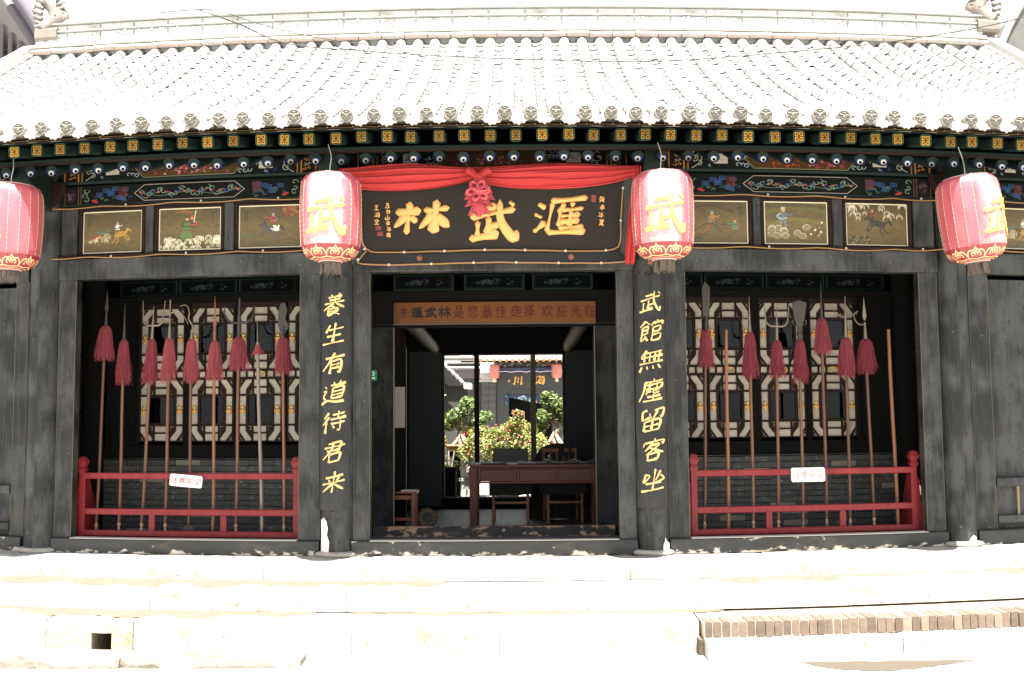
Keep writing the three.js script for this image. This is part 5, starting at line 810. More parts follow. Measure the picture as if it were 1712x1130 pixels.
  const K = {
    spear: () => put('blade', [sock(0.15, 0.02, 0.012), blade(0.022, 0.26, Y + 0.14)], st),
    thin: () => put('blade', [sock(0.16, 0.019, 0.011), rod(up([[0, 0.1], [0, 0.4]]), (u) => 0.012 * (1 - 0.85 * u), 6)], st),
    trident: () => { const w = opt.w ?? 0.11, h = opt.h ?? 0.2; put('blade', [sock(0.17, 0.02, 0.013), rod(up([[0, 0.1], [0, 0.36]]), (u) => 0.014 * (1 - 0.8 * u), 6), rod(up([[0, 0.15], [-w * 0.6, 0.155], [-w * 0.95, 0.2], [-w, 0.26], [-w * 1.12, 0.15 + h]]), (u) => 0.013 * (1 - 0.65 * u), 7), rod(up([[0, 0.15], [w * 0.6, 0.155], [w * 0.95, 0.2], [w, 0.26], [w * 1.12, 0.15 + h]]), (u) => 0.013 * (1 - 0.65 * u), 7)], st); },
    knob: () => put('blade', [sock(0.22, 0.023, 0.011), ball(0.018, 0, Y + 0.21, 0), rod(up([[0, 0.2], [0, 0.42]]), 0.009, 6), ball(0.016, 0, Y + 0.4, 0, 1, 0.6, 1), rod(up([[0, 0.27], [0.08, 0.3], [0.15, 0.24], [0.2, 0.15]]), (u) => 0.009 * (1 - 0.5 * u), 5)], st),
    snake: () => put('blade', [sock(0.1, 0.02, 0.013), rod(up([[0, 0.05], [0.01, 0.14], [-0.035, 0.22], [-0.03, 0.3], [-0.07, 0.37], [-0.13, 0.36]]), (u) => 0.013 * (1 - 0.6 * u), 7)], st),
    sword: () => put('blade', [sock(0.16, 0.018, 0.014), blade(0.019, 0.36, Y + 0.13, 0.2)], mRust),
    fork: () => put('blade', [sock(0.2, 0.024, 0.02), rod(up([[0, 0.12], [0, 0.42]]), (u) => 0.022 * (1 - 0.5 * u), 6), rod(up([[0, 0.155], [-0.09, 0.165], [-0.15, 0.23], [-0.16, 0.34]]), (u) => 0.014 * (1 - 0.6 * u), 7), rod(up([[0, 0.155], [0.09, 0.165], [0.15, 0.23], [0.16, 0.34]]), (u) => 0.014 * (1 - 0.6 * u), 7)], st),
    axe: () => put('blade', [sock(0.12, 0.026, 0.022), extr([[-0.025, 0.05], [-0.055, 0.13], [-0.05, 0.26], [-0.03, 0.36], [0.02, 0.38], [0.05, 0.3], [0.03, 0.2], [0.07, 0.12], [0.025, 0.05]].map((p) => [p[0], Y + p[1]]), 0.012, 0.003)], mSteelDark),
    dao: () => put('blade', [sock(0.12, 0.022, 0.02), new THREE.TorusGeometry(0.05, 0.01, 6, 18).scale(1, 0.35, 1).rotateX(0.5).translate(0, Y + 0.125, 0), extr([[-0.035, 0.13], [-0.04, 0.3], [-0.05, 0.44], [-0.02, 0.52], [0.04, 0.46], [0.035, 0.13]].map((p) => [p[0], Y + p[1]]), 0.01, 0.003)], mSteelDark),
    hook: () => put('blade', [sock(0.15, 0.02, 0.012), rod(up([[0, 0.12], [0, 0.38]]), (u) => 0.013 * (1 - 0.8 * u), 6), rod(up([[0, 0.15], [-0.05, 0.155], [-0.075, 0.13], [-0.075, 0.08]]), (u) => 0.008 * (1 - 0.3 * u), 6)], st),
    shovel: () => put('blade', [sock(0.13, 0.024, 0.024), ball(0.03, 0, Y + 0.06, 0, 1, 0.6, 1), extr([[-0.02, 0.1], [-0.06, 0.25], [-0.082, 0.4], [0, 0.425], [0.082, 0.4], [0.06, 0.25], [0.02, 0.1]].map((p) => [p[0], Y + p[1]]), 0.01, 0.003), new THREE.TorusGeometry(0.025, 0.007, 6, 14, 4.6).translate(-0.05, Y + 0.19, 0), new THREE.TorusGeometry(0.025, 0.007, 6, 14, 4.6).rotateZ(-1.4).translate(0.05, Y + 0.19, 0)], opt.mat ?? mSteelDark),
    rake: () => { const o = [sock(0.2, 0.024, 0.014), ball(0.02, 0, Y + 0.15, 0, 1, 0.6, 1), rod(up([[0, 0.15], [0, 0.45]]), (u) => 0.013 * (1 - 0.6 * u), 6), rod(up([[-0.12, 0.27], [-0.06, 0.235], [0, 0.225], [0.06, 0.235], [0.14, 0.29]]), 0.006, 5)]; for (let i = -5; i <= 5; i++) { const x = i * 0.024, y = 0.225 + x * x * 3; o.push(rod(up([[x, y - 0.02], [x * 1.05, y + 0.03]]), 0.003, 4)); } put('blade', o, st); },
    sickle: () => put('blade', [sock(0.18, 0.023, 0.013), blade(0.023, 0.26, Y + 0.2, 0.3), rod(up([[0, 0.16], [-0.06, 0.16], [-0.1, 0.2], [-0.115, 0.26]]), (u) => 0.011 * (1 - 0.4 * u), 6)], st),
    pompom: () => put('blade', [ball(0.014, 0, Y + 0.02, 0), rod(up([[0, 0.02], [0, 0.25]]), (u) => 0.008 * (1 - 0.7 * u), 6)], st),
  };
  K[kind](); return t;
}
const S = 'spear', dim = mSteelDark;
weapon('dark spear with a wide red tassel, first weapon from the left wall', 'spear', [-4.185, 0.15], [-4.151, 2.378], 0.37, { steel: dim, tr: 0.09, foot: 'spike', shaft: mWood[0] });
weapon('thin dark pointed spear with a low red tassel, second from the left wall', 'thin', [-3.935, 0.15], [-3.945, 2.222], 0.47, { steel: dim, foot: 'bulb' });
weapon('trident with narrow curved prongs beside the left edge of the lattice', 'trident', [-3.692, 0.15], [-3.636, 2.221], 0.47, { foot: 'bulb', h: 0.27 });
weapon('staff weapon topped by knobs and a side hook, left of the clear safety sign', 'knob', [-3.436, 0.15], [-3.445, 2.226], 0.46, { foot: 'bulb' });
weapon('wavy snake-headed polearm with a crescent spade at its foot', 'snake', [-3.183, 0.15], [-3.203, 2.215], 0.46, { foot: 'spade', shaft: mWood[0] });
weapon('rust-red sword-bladed spear with a rounded red tassel', 'sword', [-2.927, 0.12], [-2.953, 2.189], 0.41, { shaft: mWood[2], tr: 0.074 });
weapon('wide two-pronged fork with a loose spreading red tassel', 'fork', [-2.683, 0.15], [-2.692, 2.225], 0.35, { tr: 0.095, foot: 'bulb', steel: mSteelDark, shaft: mWood[1] });
weapon('thin grey lance with a tiny red pompom tassel', 'pompom', [-2.406, 0.12], [-2.491, 2.147], 0.11, { tr: 0.034, shaft: std([0.2, 0.16, 0.13], 0.45, { metalness: 0.3 }), r: 0.02 });
weapon('dark broad axe-bladed polearm beside the left couplet board', 'axe', [-2.176, 0.15], [-2.219, 2.212], 0.38, { foot: 'spike', tr: 0.085, shaft: mWood[2] });
weapon('long dark sabre-bladed polearm with a disc guard beside the right couplet board', 'dao', [2.14, 0.15], [2.211, 2.257], 0.39, { foot: 'spike', tr: 0.075, shaft: mWood[0] });
weapon('plain orange-brown staff without a head, left of the faded safety sign', 'none', [2.389, 0.12], [2.424, 2.257], 0, { bare: true, shaft: mWood[2], r: 0.019, name: 'wooden_staff', cat: 'staff' });
weapon('slim spear with a small hook bent to the left', 'hook', [2.65, 0.15], [2.674, 2.235], 0.48, { foot: 'bulb', tr: 0.073 });
weapon('pale trident with strongly flared prongs in the right bay', 'trident', [2.908, 0.15], [2.96, 2.146], 0.39, { foot: 'bulb', w: 0.12, h: 0.25, shaft: mWood[1] });
weapon('shovel-headed polearm with scrolled rings above the faded safety sign', 'shovel', [3.168, 0.13], [3.204, 2.151], 0.45, { foot: 'fork', tr: 0.072 });
weapon('spear whose red tassel hangs higher than all the others', 'thin', [3.418, 0.15], [3.445, 2.377], 0.385, { steel: dim, foot: 'spike', tr: 0.08, shaft: mWood[0] });
weapon('rake-headed polearm with a bow of small spikes', 'rake', [3.664, 0.15], [3.7, 2.175], 0.42, { foot: 'spike', tr: 0.085, shaft: mWood[0] });
weapon('leaf-bladed spear with one curved side prong, next to the last staff', 'sickle', [3.92, 0.15], [3.913, 2.161], 0.37, { foot: 'bulb', tr: 0.098, shaft: mWood[0] });
weapon('plain bare staff standing alone at the right end of the right rack', 'none', [4.175, 0.12], [4.166, 2.267], 0, { bare: true, shaft: mWood[2], r: 0.02, name: 'wooden_staff', cat: 'staff' });
// ---------------------------------------------------------------- porch wall with lattice windows, and the rooms behind
const Z1 = -1.2;
for (const s of [-1, 1]) {
  M('porch_wall', bar(s < 0 ? -4.86 : 4.76, s < 0 ? -4.76 : 4.86, 0, 4.2, -1.3, -0.16, 0), mDark, hall);
  for (let i = 0; i < 4; i++) M('wall_panel', bar(s < 0 ? -4.755 : 4.725, s < 0 ? -4.725 : 4.755, 0.15 + i * 0.66, 0.77 + i * 0.66, -1.12, -0.24, 0.008), mFrame, hall);
}
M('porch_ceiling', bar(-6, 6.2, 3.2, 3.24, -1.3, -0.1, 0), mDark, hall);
M('porch_floor', bar(-6, 6.2, -0.03, 0.045, -1.14, -0.32, 0), mWall, hall);
for (let i = 0; i < 34; i++) M('floor_tile', bar(-5 + i * 0.3, -5 + i * 0.3 + 0.294, 0.045, 0.052, -1.1, -0.34, 0.002), std([0.1, 0.1, 0.095], 0.7), hall);
for (const x of [-4.65, -1.57, 1.53, 4.66]) M('column', cyl(0.14, 0.135, 0.04, 3.2, x, Z1 + 0.02, 24, 3), mDark, hall);
for (const [a, b] of [[-4.5, -1.62], [1.62, 4.53]]) {
  const d = M('brick_dado', bar(a, b, 0.04, 0.892, Z1 - 0.12, Z1 - 0.014, 0), mDark, hall); seed = a < 0 ? 61 : 62;
  for (let r = 0; r < 13; r++) { let x = a + (r % 2 ? -0.14 : 0); while (x < b - 0.03) { const e = Math.min(b, x + 0.285), f = Math.max(a, x); M('brick', bar(f + 0.002, e - 0.002, 0.046 + r * 0.0655, 0.1075 + r * 0.0655, Z1 - 0.013, Z1 + rr(-0.002, 0.004), 0.004), rnd() < 0.05 ? mDadoWorn : mDado[Math.floor(rnd() * 3)], d); x = e; } }
  M('dado_cap', bar(a, b, 0.9, 0.915, Z1 - 0.12, Z1 + 0.02, 0.004), mPaint, hall);
  M('sill_beam', bar(a, b, 0.918, 1.06, Z1 - 0.1, Z1 + 0.01, 0.01), mDark, hall);
  M('head_beam', bar(a, b, 2.735, 2.79, Z1 - 0.1, Z1 + 0.03, 0.006), mDark, hall); M('head_beam', bar(a, b, 2.98, 3.2, Z1 - 0.1, Z1 + 0.03, 0.006), mDark, hall);
}
for (const [a, b] of [[-4.5, -4.12], [4.1, 4.53]]) M('end_panel', bar(a, b, 0.9, 2.75, Z1 - 0.08, Z1 - 0.02, 0.006), mDark, hall);
const transom = canvas(384, 112, (x, w, h) => { x.fillStyle = '#12181a'; x.fillRect(0, 0, w, h); x.strokeStyle = '#24413a'; x.lineWidth = 8; x.strokeRect(6, 6, w - 12, h - 12); seed = 3; for (let i = 0; i < 26; i++) curl(x, w / 2 + rr(-120, 120), h / 2 + rr(-20, 20), rr(8, 17), rr(0, 6), i % 2 ? 1 : -1, ['#5b7f78', '#4c5f86', '#88837a', '#55604a'][i % 4], 5); });
const mTransom = phys([0.22, 0.22, 0.22], 0.8, { specularIntensity: 0.1, map: transom });
for (const x of [-4.0, -3.3, -2.6, -1.98, -0.82, -0.02, 0.75, 2.0, 2.7, 3.4, 4.1]) { const t = M('transom_panel', bar(x - 0.34, x + 0.34, 2.795, 2.975, Z1 - 0.06, Z1 - 0.002, 0.006), mGreenDark, hall); M('painted_face', face(x - 0.325, x + 0.325, 2.805, 2.965, Z1), mTransom, t); }
// lattice leaves
function lattice(x0, w, y0, y1) {
  const t = new THREE.Group(); t.name = 'lattice_window'; hall.add(t);
  const pieces = [], mx = (p) => p.map(([x, y]) => [w - x, y]).reverse(), k = w / 0.5, sx = (p) => p.map(([x, y]) => [x * k, y]);
  const band = (yb, up) => {                              // decorated band; yb is its glass side
    const q = (p) => sx(p).map(([x, y]) => [x, up ? yb + y * 0.75 : yb - y * 0.75]), L1 = [[[0.004, 0.015], [0.004, 0.1], [0.075, 0.235], [0.148, 0.235], [0.148, 0.2], [0.08, 0.085], [0.08, 0.015]], [[0.004, 0.14], [0.004, 0.235], [0.05, 0.235]], [[0.1, 0.015], [0.15, 0.015], [0.15, 0.1]]];
    for (const p of L1) { pieces.push(q(p)); pieces.push(q(p.map(([x, y]) => [0.5 - x, y]))); }
    pieces.push(q([[0.172, 0.015], [0.328, 0.015], [0.328, 0.105], [0.172, 0.105]])); pieces.push(q([[0.172, 0.13], [0.328, 0.13], [0.328, 0.235], [0.172, 0.235]]));
  };
  const gl = [[2.108, 2.462], [1.29, 1.633]].map(([a, b]) => [a, b]);
  band(2.462, true); band(2.108, false); band(1.633, true); band(1.29, false);
  for (const [a, b] of gl) for (const s of [0, 1]) pieces.push(sx(s ? [[0.42, a + 0.012], [0.496, a + 0.012], [0.496, b - 0.012], [0.42, b - 0.012]] : [[0.004, a + 0.012], [0.08, a + 0.012], [0.08, b - 0.012], [0.004, b - 0.012]]));
  for (const [a, b] of [[0.004, 0.075], [0.095, 0.165], [0.185, 0.315], [0.335, 0.405], [0.425, 0.496]]) pieces.push(sx([[a, 1.838], [b, 1.838], [b, 1.904], [a, 1.904]]));
  const glass = gl.map(([a, b]) => sx([[0.1, a + 0.012], [0.4, a + 0.012], [0.4, b - 0.012], [0.1, b - 0.012]]));
  const lo = Math.min(...pieces.flat().map((p) => p[1])) - 0.012, hi = Math.max(...pieces.flat().map((p) => p[1])) + 0.06;
  const area = (p) => p.reduce((s, a, i) => { const b = p[(i + 1) % p.length]; return s + a[0] * b[1] - b[0] * a[1]; }, 0);
  const sh = (p, d) => { const cx = p.reduce((s, a) => s + a[0], 0) / p.length, cy = p.reduce((s, a) => s + a[1], 0) / p.length; return p.map(([x, y]) => [cx + (x - cx) * d, cy + (y - cy) * d]); };
  const at = (g, z) => g.translate(x0, 0, Z1 + z);
  M('lattice_frame', at(extr([[-0.012, lo], [w + 0.012, lo], [w + 0.012, hi], [-0.012, hi]], 0.03, 0, [...pieces, ...glass].map((p) => area(p) > 0 ? p.slice().reverse() : p)), -0.03), mFrame, t);
  seed = Math.round(900 + x0 * 100);
  for (const p of pieces) { const m = M('paper_pane', at(extr(sh(p, 1.02), 0.004), -0.024), mPaper[Math.floor(rnd() * 3)], t); }
  for (const p of glass) M('glass_pane', at(extr(sh(p, 1.03), 0.003), -0.022), mGlass, t);
  for (const [a, b] of gl) { const m = (a + b) / 2; M('glass_frame', at(merge([bar(0.1 * k, 0.112 * k, a + 0.012, b - 0.012, 0.001, 0.012, 0), bar(0.388 * k, 0.4 * k, a + 0.012, b - 0.012, 0.001, 0.012, 0), bar(0.112 * k, 0.388 * k, a + 0.012, a + 0.024, 0.001, 0.012, 0), bar(0.112 * k, 0.388 * k, b - 0.024, b - 0.012, 0.001, 0.012, 0)]), -0.014), mFrame, t);
    for (const x of [0.042, 0.458]) M('brass_fitting', at(merge([ball(0.02, x * k, m + 0.032, 0, 1, 1, 0.5), ball(0.018, x * k, m - 0.03, 0, 0.9, 1.2, 0.5), ball(0.03, x * k, m, 0, 1, 0.45, 0.6), ball(0.014, x * k - 0.02, m - 0.012, 0, 1, 1, 0.6), ball(0.014, x * k + 0.02, m - 0.012, 0, 1, 1, 0.6)]), 0.002), mBrass, t); }
  // carved corner scrolls
  const sc = []; for (const [yb, u] of [[2.462, 1], [2.108, -1], [1.633, 1], [1.29, -1]]) for (const s of [0, 1]) for (const [px, py] of [[0.118, 0.04], [0.026, 0.15]]) sc.push(new THREE.TorusGeometry(0.017, 0.007, 5, 12, 5).translate((s ? 0.5 - px : px) * k, yb + u * py, 0), ball(0.01, (s ? 0.49 - px : px + 0.01) * k, yb + u * (py - 0.012), 0, 1, 1, 0.6));
  M('corner_scroll', at(merge(sc), -0.006), mFrame, t);
  // cloud clasp in the middle
  M('cloud_clasp', at(merge([new THREE.TorusGeometry(0.026, 0.007, 6, 14, 5).translate(0.222 * k, 1.871, 0), new THREE.TorusGeometry(0.026, 0.007, 6, 14, 5).rotateY(PI).translate(0.278 * k, 1.871, 0), rod([[0.2 * k, 1.893, 0], [0.25 * k, 1.905, 0], [0.3 * k, 1.893, 0]], 0.006, 5)]), 0.004), mBrass, t);
}
for (const x of [-4.078, -3.478, -2.918, -2.356, -1.8 - 0.3]) if (x < -2.2) lattice(x, x < -3.9 ? 0.505 : x < -3.4 ? 0.482 : 0.478, 1.06, 2.73);
for (const x of [1.835, 2.392, 2.978, 3.562]) lattice(x, x < 2 ? 0.49 : x < 2.5 ? 0.465 : 0.5, 1.06, 2.73);
for (const [a, b] of [[-4.12, -4.092], [-3.56, -3.492], [-2.98, -2.932], [-2.424, -2.37], [-1.862, -1.62], [1.62, 1.82], [2.34, 2.378], [2.872, 2.964], [3.494, 3.548], [4.076, 4.12]]) M('mullion', bar(a, b, 1.06, 2.735, Z1 - 0.05, Z1 + 0.015, 0.006), mDark, hall);
for (const [a, b] of [[-4.12, -1.62], [1.62, 4.12]]) M('transom_board', bar(a, b, 2.7, 2.736, Z1 - 0.05, Z1 + 0.008, 0), mDark, hall);
for (const [a, b] of [[-4.092, -1.862], [1.82, 4.09]]) M('cross_rail', bar(a, b, 1.052, 1.066, Z1 - 0.05, Z1 + 0.006, 0), mDark, hall);
// inner doorway
const jamb = (a, b) => M('jamb_board', bar(a, b, 0.05, 2.42, Z1 - 0.1, Z1, 0.008), phys([0.5, 0.5, 0.5], 0.7, { map: paintC, specularIntensity: 0.15 }), hall);
jamb(-1.56, -1.164); jamb(1.11, 1.53);
for (const a of [-1.162, 1.098]) M('jamb_edge', bar(a, a + 0.01, 0.12, 2.4, Z1 - 0.06, Z1 + 0.006, 0.002), std([0.12, 0.1, 0.07], 0.7), hall);
M('threshold', bar(-1.38, 1.3, 0.0, 0.157, Z1 - 0.05, Z1 + 0.06, 0.012, 0.25), mThr, hall);
M('head_beam', [bar(-1.56, 1.53, 2.4, 2.79, Z1 - 0.12, Z1 - 0.02, 0), bar(-1.56, 1.53, 2.98, 3.2, Z1 - 0.1, Z1 + 0.03, 0), bar(-1.56, 1.53, 2.375, 2.4, Z1 - 0.12, Z1 + 0.02, 0.004)], mDark, hall);
{
  const b = thing('welcome_banner', 'orange-brown paper banner with red and black lettering over the inner doorway', 'banner', P(-0.02, 2.41, Z1));
  M('cloth', face(-1.155, 1.118, 2.412, 2.655, Z1 + 0.012), std(null, 0.8, { map: canvas(1712, 184, (x, w, h) => { x.fillStyle = '#62390f'; x.fillRect(0, 0, w, h); seed = 21; for (let i = 0; i < 200; i++) { x.fillStyle = `rgba(120,60,10,${rr(0.02, 0.08)})`; x.fillRect(rr(0, w), 0, rr(2, 40), h); } x.fillStyle = '#4e2c0c'; x.fillRect(0, 0, 40, h);
    const cs = [150, 252, 355, 460, 570, 680, 785, 890, 1003, 1103, 1240, 1350, 1458, 1565]; [...'來滙武林是您最佳选择欢迎光临'].forEach((c, i) => brush(x, c, (cs[i] - 75) / 1530 * w, h * 0.46, i > 0 && i < 4 ? 108 : 92, i > 0 && i < 4 ? 100 : 112, i > 0 && i < 4 ? 13 : 9, i > 0 && i < 4 ? '#060606' : '#42090f')); }) }), b);
  M('batten', bar(-1.16, 1.12, 2.402, 2.411, Z1 + 0.002, Z1 + 0.02, 0.002), std([0.12, 0.11, 0.1], 0.6), b);
  const e = thing('exit_sign', 'small green exit sign on the left jamb of the inner doorway', 'sign', P(-1.42, 1.79, Z1 + 0.01));
  M('box', bar(-1.56, -1.345, 1.78, 1.9, Z1 + 0.002, Z1 + 0.02, 0.004), std([0.02, 0.16, 0.08], 0.4), e);
  M('lettering', face(-1.555, -1.35, 1.785, 1.895, Z1 + 0.0215), std(null, 0.4, { map: canvas(220, 120, (x, w, h) => { x.fillStyle = '#1c7d45'; x.fillRect(0, 0, w, h); brush(x, '出', 60, 48, 70, 66, 8, '#e8efe8'); brush(x, '口', 172, 40, 60, 54, 8, '#e8efe8'); x.fillStyle = '#dfe8df'; x.fillRect(130, 88, 76, 14); }) }), e);
}
// rooms: floor, walls, ceiling
const ZB = -4.45;
M('room_floor', bar(-6, 6.2, -0.05, 0.05, ZB - 0.4, Z1 - 0.05, 0), mWall, hall);
{ const mf = [0.9, 1.1, 1.25].map((k) => phys([0.055 * k, 0.055 * k, 0.052 * k], 0.5, { specularIntensity: 0.5 })); seed = 71; for (let r = 0; r < 11; r++) for (let c = 0; c < 10; c++) M('floor_brick', bar(-1.5 + c * 0.3, -1.5 + c * 0.3 + 0.296, 0.05, 0.056, ZB + 0.06 + r * 0.288, ZB + 0.06 + r * 0.288 + 0.284, 0.002), mf[Math.floor(rnd() * 3)], hall); }
for (const a of [-1.62, 1.5]) M('partition', bar(a, a + 0.08, 0, 3.3, ZB, Z1 - 0.02, 0), mWall, hall);
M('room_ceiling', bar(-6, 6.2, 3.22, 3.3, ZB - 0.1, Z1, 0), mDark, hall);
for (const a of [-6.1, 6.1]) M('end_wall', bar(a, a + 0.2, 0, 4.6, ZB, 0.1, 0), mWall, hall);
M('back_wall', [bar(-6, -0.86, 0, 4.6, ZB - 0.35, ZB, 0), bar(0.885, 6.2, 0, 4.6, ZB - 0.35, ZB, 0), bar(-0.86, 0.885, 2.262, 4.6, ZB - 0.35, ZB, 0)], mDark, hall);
for (const [a, b] of [[0.9, 1.35], [-1.35, -0.88]]) M('leaf_door', bar(a, b, 0.1, 2.3, ZB + 0.02, ZB + 0.06, 0.008), phys([0.03, 0.033, 0.036], 0.6, { specularIntensity: 0.3 }), hall);
M('door_sill', bar(-0.86, 0.885, 0.02, 0.205, ZB - 0.3, ZB - 0.02, 0.01), mDark, hall);
for (const [a, b] of [[-0.86, -0.845], [-0.41, -0.34], [0.405, 0.48], [0.87, 0.885]]) M('door_stile', bar(a, b, 0.2, 2.262, ZB - 0.2, ZB - 0.1, 0.006), b > 0.4 && b < 0.5 ? std([0.09, 0.075, 0.05], 0.6) : mFrame, hall);
for (const x of [-0.98, 0.95]) { M('ceiling_beam', rod([[x * 1.08, 2.52, Z1 - 0.15], [x, 2.36, ZB + 0.1]], 0.09, 10), std([0.05, 0.035, 0.025], 0.6), hall); }
for (const z of [-2.2, -3.2]) M('ceiling_beam', bar(-1.5, 1.5, 2.62, 2.86, z - 0.1, z + 0.1, 0.02), mDark, hall);
for (const x of [-1.35, 1.32]) M('column', cyl(0.12, 0.12, 0.05, 3.2, x, -3.0, 18), mFrame, hall);
{ const sc = thing('standing_screen', 'dark narrow standing screen just inside the left side of the doorway', 'screen', P(-1.33, 0.06, -2.05)); M('panel', bar(-1.52, -1.115, 0.12, 2.2, -2.07, -2.035, 0.004), mDark, sc); M('edge', bar(-1.114, -1.106, 0.12, 2.2, -2.07, -2.03, 0.001), std([0.1, 0.085, 0.06], 0.7), sc); M('foot', bar(-1.5, -1.13, 0.057, 0.12, -2.16, -1.95, 0.01), mDark, sc);
  const n = thing('wall_notice', 'pale paper notice pinned to the dark screen inside the left side of the doorway', 'notice', P(-1.3, 1.48, -2.03)); M('sheet', bar(-1.5, -1.125, 1.24, 1.73, -2.033, -2.028, 0.001), std([0.3, 0.26, 0.23], 0.9), n);
  const f = thing('wall_scroll', 'tall narrow pale-edged frame on the left wall inside the doorway', 'frame', P(-1.4, 1, -3)); M('board', bar(-1.535, -1.5, 0.95, 2.3, -3.9, -3.3, 0.004), std([0.05, 0.05, 0.052], 0.6), f); M('edge', bar(-1.5, -1.49, 0.95, 2.3, -3.31, -3.29, 0), std([0.4, 0.4, 0.4], 0.6), f);
  const g = thing('wall_scroll', 'tall narrow pale-edged frame on the right wall inside the doorway', 'frame', P(1.4, 1, -3)); M('board', bar(1.45, 1.495, 1.2, 2.3, -3.9, -3.3, 0.004), std([0.05, 0.05, 0.052], 0.6), g); M('edge', bar(1.44, 1.45, 1.2, 2.3, -3.31, -3.29, 0), std([0.4, 0.4, 0.4], 0.6), g); }
// ---------------------------------------------------------------- furniture
const mDesk = phys([0.06, 0.018, 0.015], 0.5, { specularIntensity: 0.4 }), mChair = std([0.16, 0.055, 0.018], 0.5), mChairD = std([0.03, 0.02, 0.016], 0.6), mBlackCloth = std([0.012, 0.012, 0.012], 0.95);
const F = 0.057;
{
  const d = thing('desk', 'dark red-brown wooden desk with three drawers behind the threshold', 'desk', V(0.42, F, -1.9));
  M('desk_top', bar(-0.33, 1.19, 0.775, 0.812, -2.25, -1.66, 0.008), mDesk, d, false);
  for (const x of [-0.29, 1.15]) for (const z of [-1.72, -2.2]) M('leg', bar(x - 0.045, x + 0.045, F, 0.775, z - 0.035, z + 0.035, 0.006), mDesk, d, false);
  M('apron', [bar(-0.245, 1.105, 0.755, 0.774, -1.73, -1.7, 0.003), bar(-0.245, 1.105, 0.59, 0.612, -1.73, -1.7, 0.003), bar(-0.29, 1.15, 0.59, 0.774, -2.21, -2.18, 0.003)], mDesk, d, false);
  for (let i = 0; i < 3; i++) { const a = -0.24 + i * 0.45, b = a + 0.43; M('drawer', [bar(a, b, 0.614, 0.752, -1.735, -1.712, 0.004), bar(a, a + 0.035, 0.612, 0.755, -1.73, -1.698, 0.004), bar(b - 0.02, b + 0.02, 0.612, 0.755, -1.73, -1.698, 0.004)], mDesk, d, false); }
  seed = 17;
  const labels = ['white papers lying at the left end of the desk', 'fan of grey papers in the middle of the desk', 'open newspaper with a curling edge on the desk', 'sheets at the right end of the desk'];
  [[-0.05, -1.78, 0.3], [0.4, -1.76, 0.34], [0.72, -1.8, 0.36], [1.0, -1.78, 0.26]].forEach(([x, z, w], i) => { const p = thing('paper_stack', labels[i], 'papers', V(x, 0.812, z)); for (let k = 0; k < 4; k++) { const g = new THREE.PlaneGeometry(w, 0.2, 8, 1).rotateX(-PI / 2), q = g.attributes.position; for (let j = 0; j < q.count; j++) q.setY(j, 0.003 + k * 0.004 + (i > 1 ? 0.04 : 0.014) * Math.pow(Math.abs(q.getX(j) / w), 2) * 4 * (k + 1) / 4); g.rotateY(rr(-0.3, 0.3)); L('sheet', g, std([0.6, 0.6, 0.62].map((c) => c * rr(0.7, 1.1)), 0.7), p); } });
  const c = thing('drinking_glass', 'clear drinking glass standing on the desk', 'glass', V(0.59, 0.813, -1.85)); L('tumbler', lathe([[0.001, 0.002], [0.034, 0.002], [0.038, 0.02], [0.04, 0.1], [0.037, 0.1], [0.035, 0.02], [0.001, 0.012]], 20), mGlass, c); L('tea', lathe([[0.001, 0.013], [0.034, 0.014], [0.036, 0.05], [0.001, 0.05]], 16), std([0.1, 0.09, 0.07], 0.2), c);
}
function chair(x, z, turn, label, mat, seatMat, panel) {
  const t = thing('chair', label, 'chair', V(x, F, z)); t.rotation.y = turn;    // faces +z
  const w = 0.21, B = (...a) => bar(...a);
  for (const s of [-1, 1]) { L('leg', B(s * w - 0.018, s * w + 0.018, 0, 0.41, 0.16, 0.196, 0.004), mat, t); L('leg', rod([[s * w, 0, -0.2], [s * w, 0.42, -0.19], [s * w * 0.96, 0.9, -0.25]], 0.019, 8), mat, t); L('stretcher', B(s * w - 0.01, s * w + 0.01, 0.16, 0.19, -0.19, 0.17, 0.003), mat, t); }
  L('stretcher', B(-w, w, 0.24, 0.27, 0.165, 0.19, 0.003), mat, t);
  L('seat', [B(-w - 0.03, w + 0.03, 0.405, 0.43, -0.22, 0.22, 0.008)], mat, t);
  const cu = new THREE.BoxGeometry(0.52, 0.17, 0.48, 14, 3, 12), p = cu.attributes.position; for (let i = 0; i < p.count; i++) { const a = p.getX(i), b = p.getY(i), c = p.getZ(i), ed = Math.min(1, (0.25 - Math.abs(a)) / 0.08, (0.23 - Math.abs(c)) / 0.08); p.setY(i, b * (0.5 + 0.5 * Math.max(0, ed)) + 0.012 * Math.sin(a * 21) * Math.cos(c * 17) - (b < 0 && ed <= 0.3 ? 0.06 : 0)); } cu.computeVertexNormals();
  L('cushion', cu.translate(0, 0.455, 0), seatMat, t);
  L('top_rail', B(-w, w, 0.85, 0.9, -0.262, -0.235, 0.006), mat, t); L('back_rail', B(-w, w, 0.56, 0.59, -0.225, -0.2, 0.005), mat, t);
  if (panel) L('back_panel', B(-w + 0.005, w - 0.005, 0.68, 0.905, -0.245, -0.2, 0.02), panel, t);
  else for (let i = 0; i < 4; i++) L('slat', rod([[-0.12 + i * 0.08, 0.58, -0.21], [-0.12 + i * 0.08, 0.86, -0.248]], 0.013, 6), mat, t);
  return t;
}
chair(0.13, -2.55, 0, 'chair with a dark grey-green back panel and sagging black cushion behind the desk', mChair, mBlackCloth, std([0.055, 0.065, 0.055], 0.7));
chair(0.78, -2.6, 0.1, 'orange-brown slatted chair behind the right end of the desk', mChair, mBlackCloth);
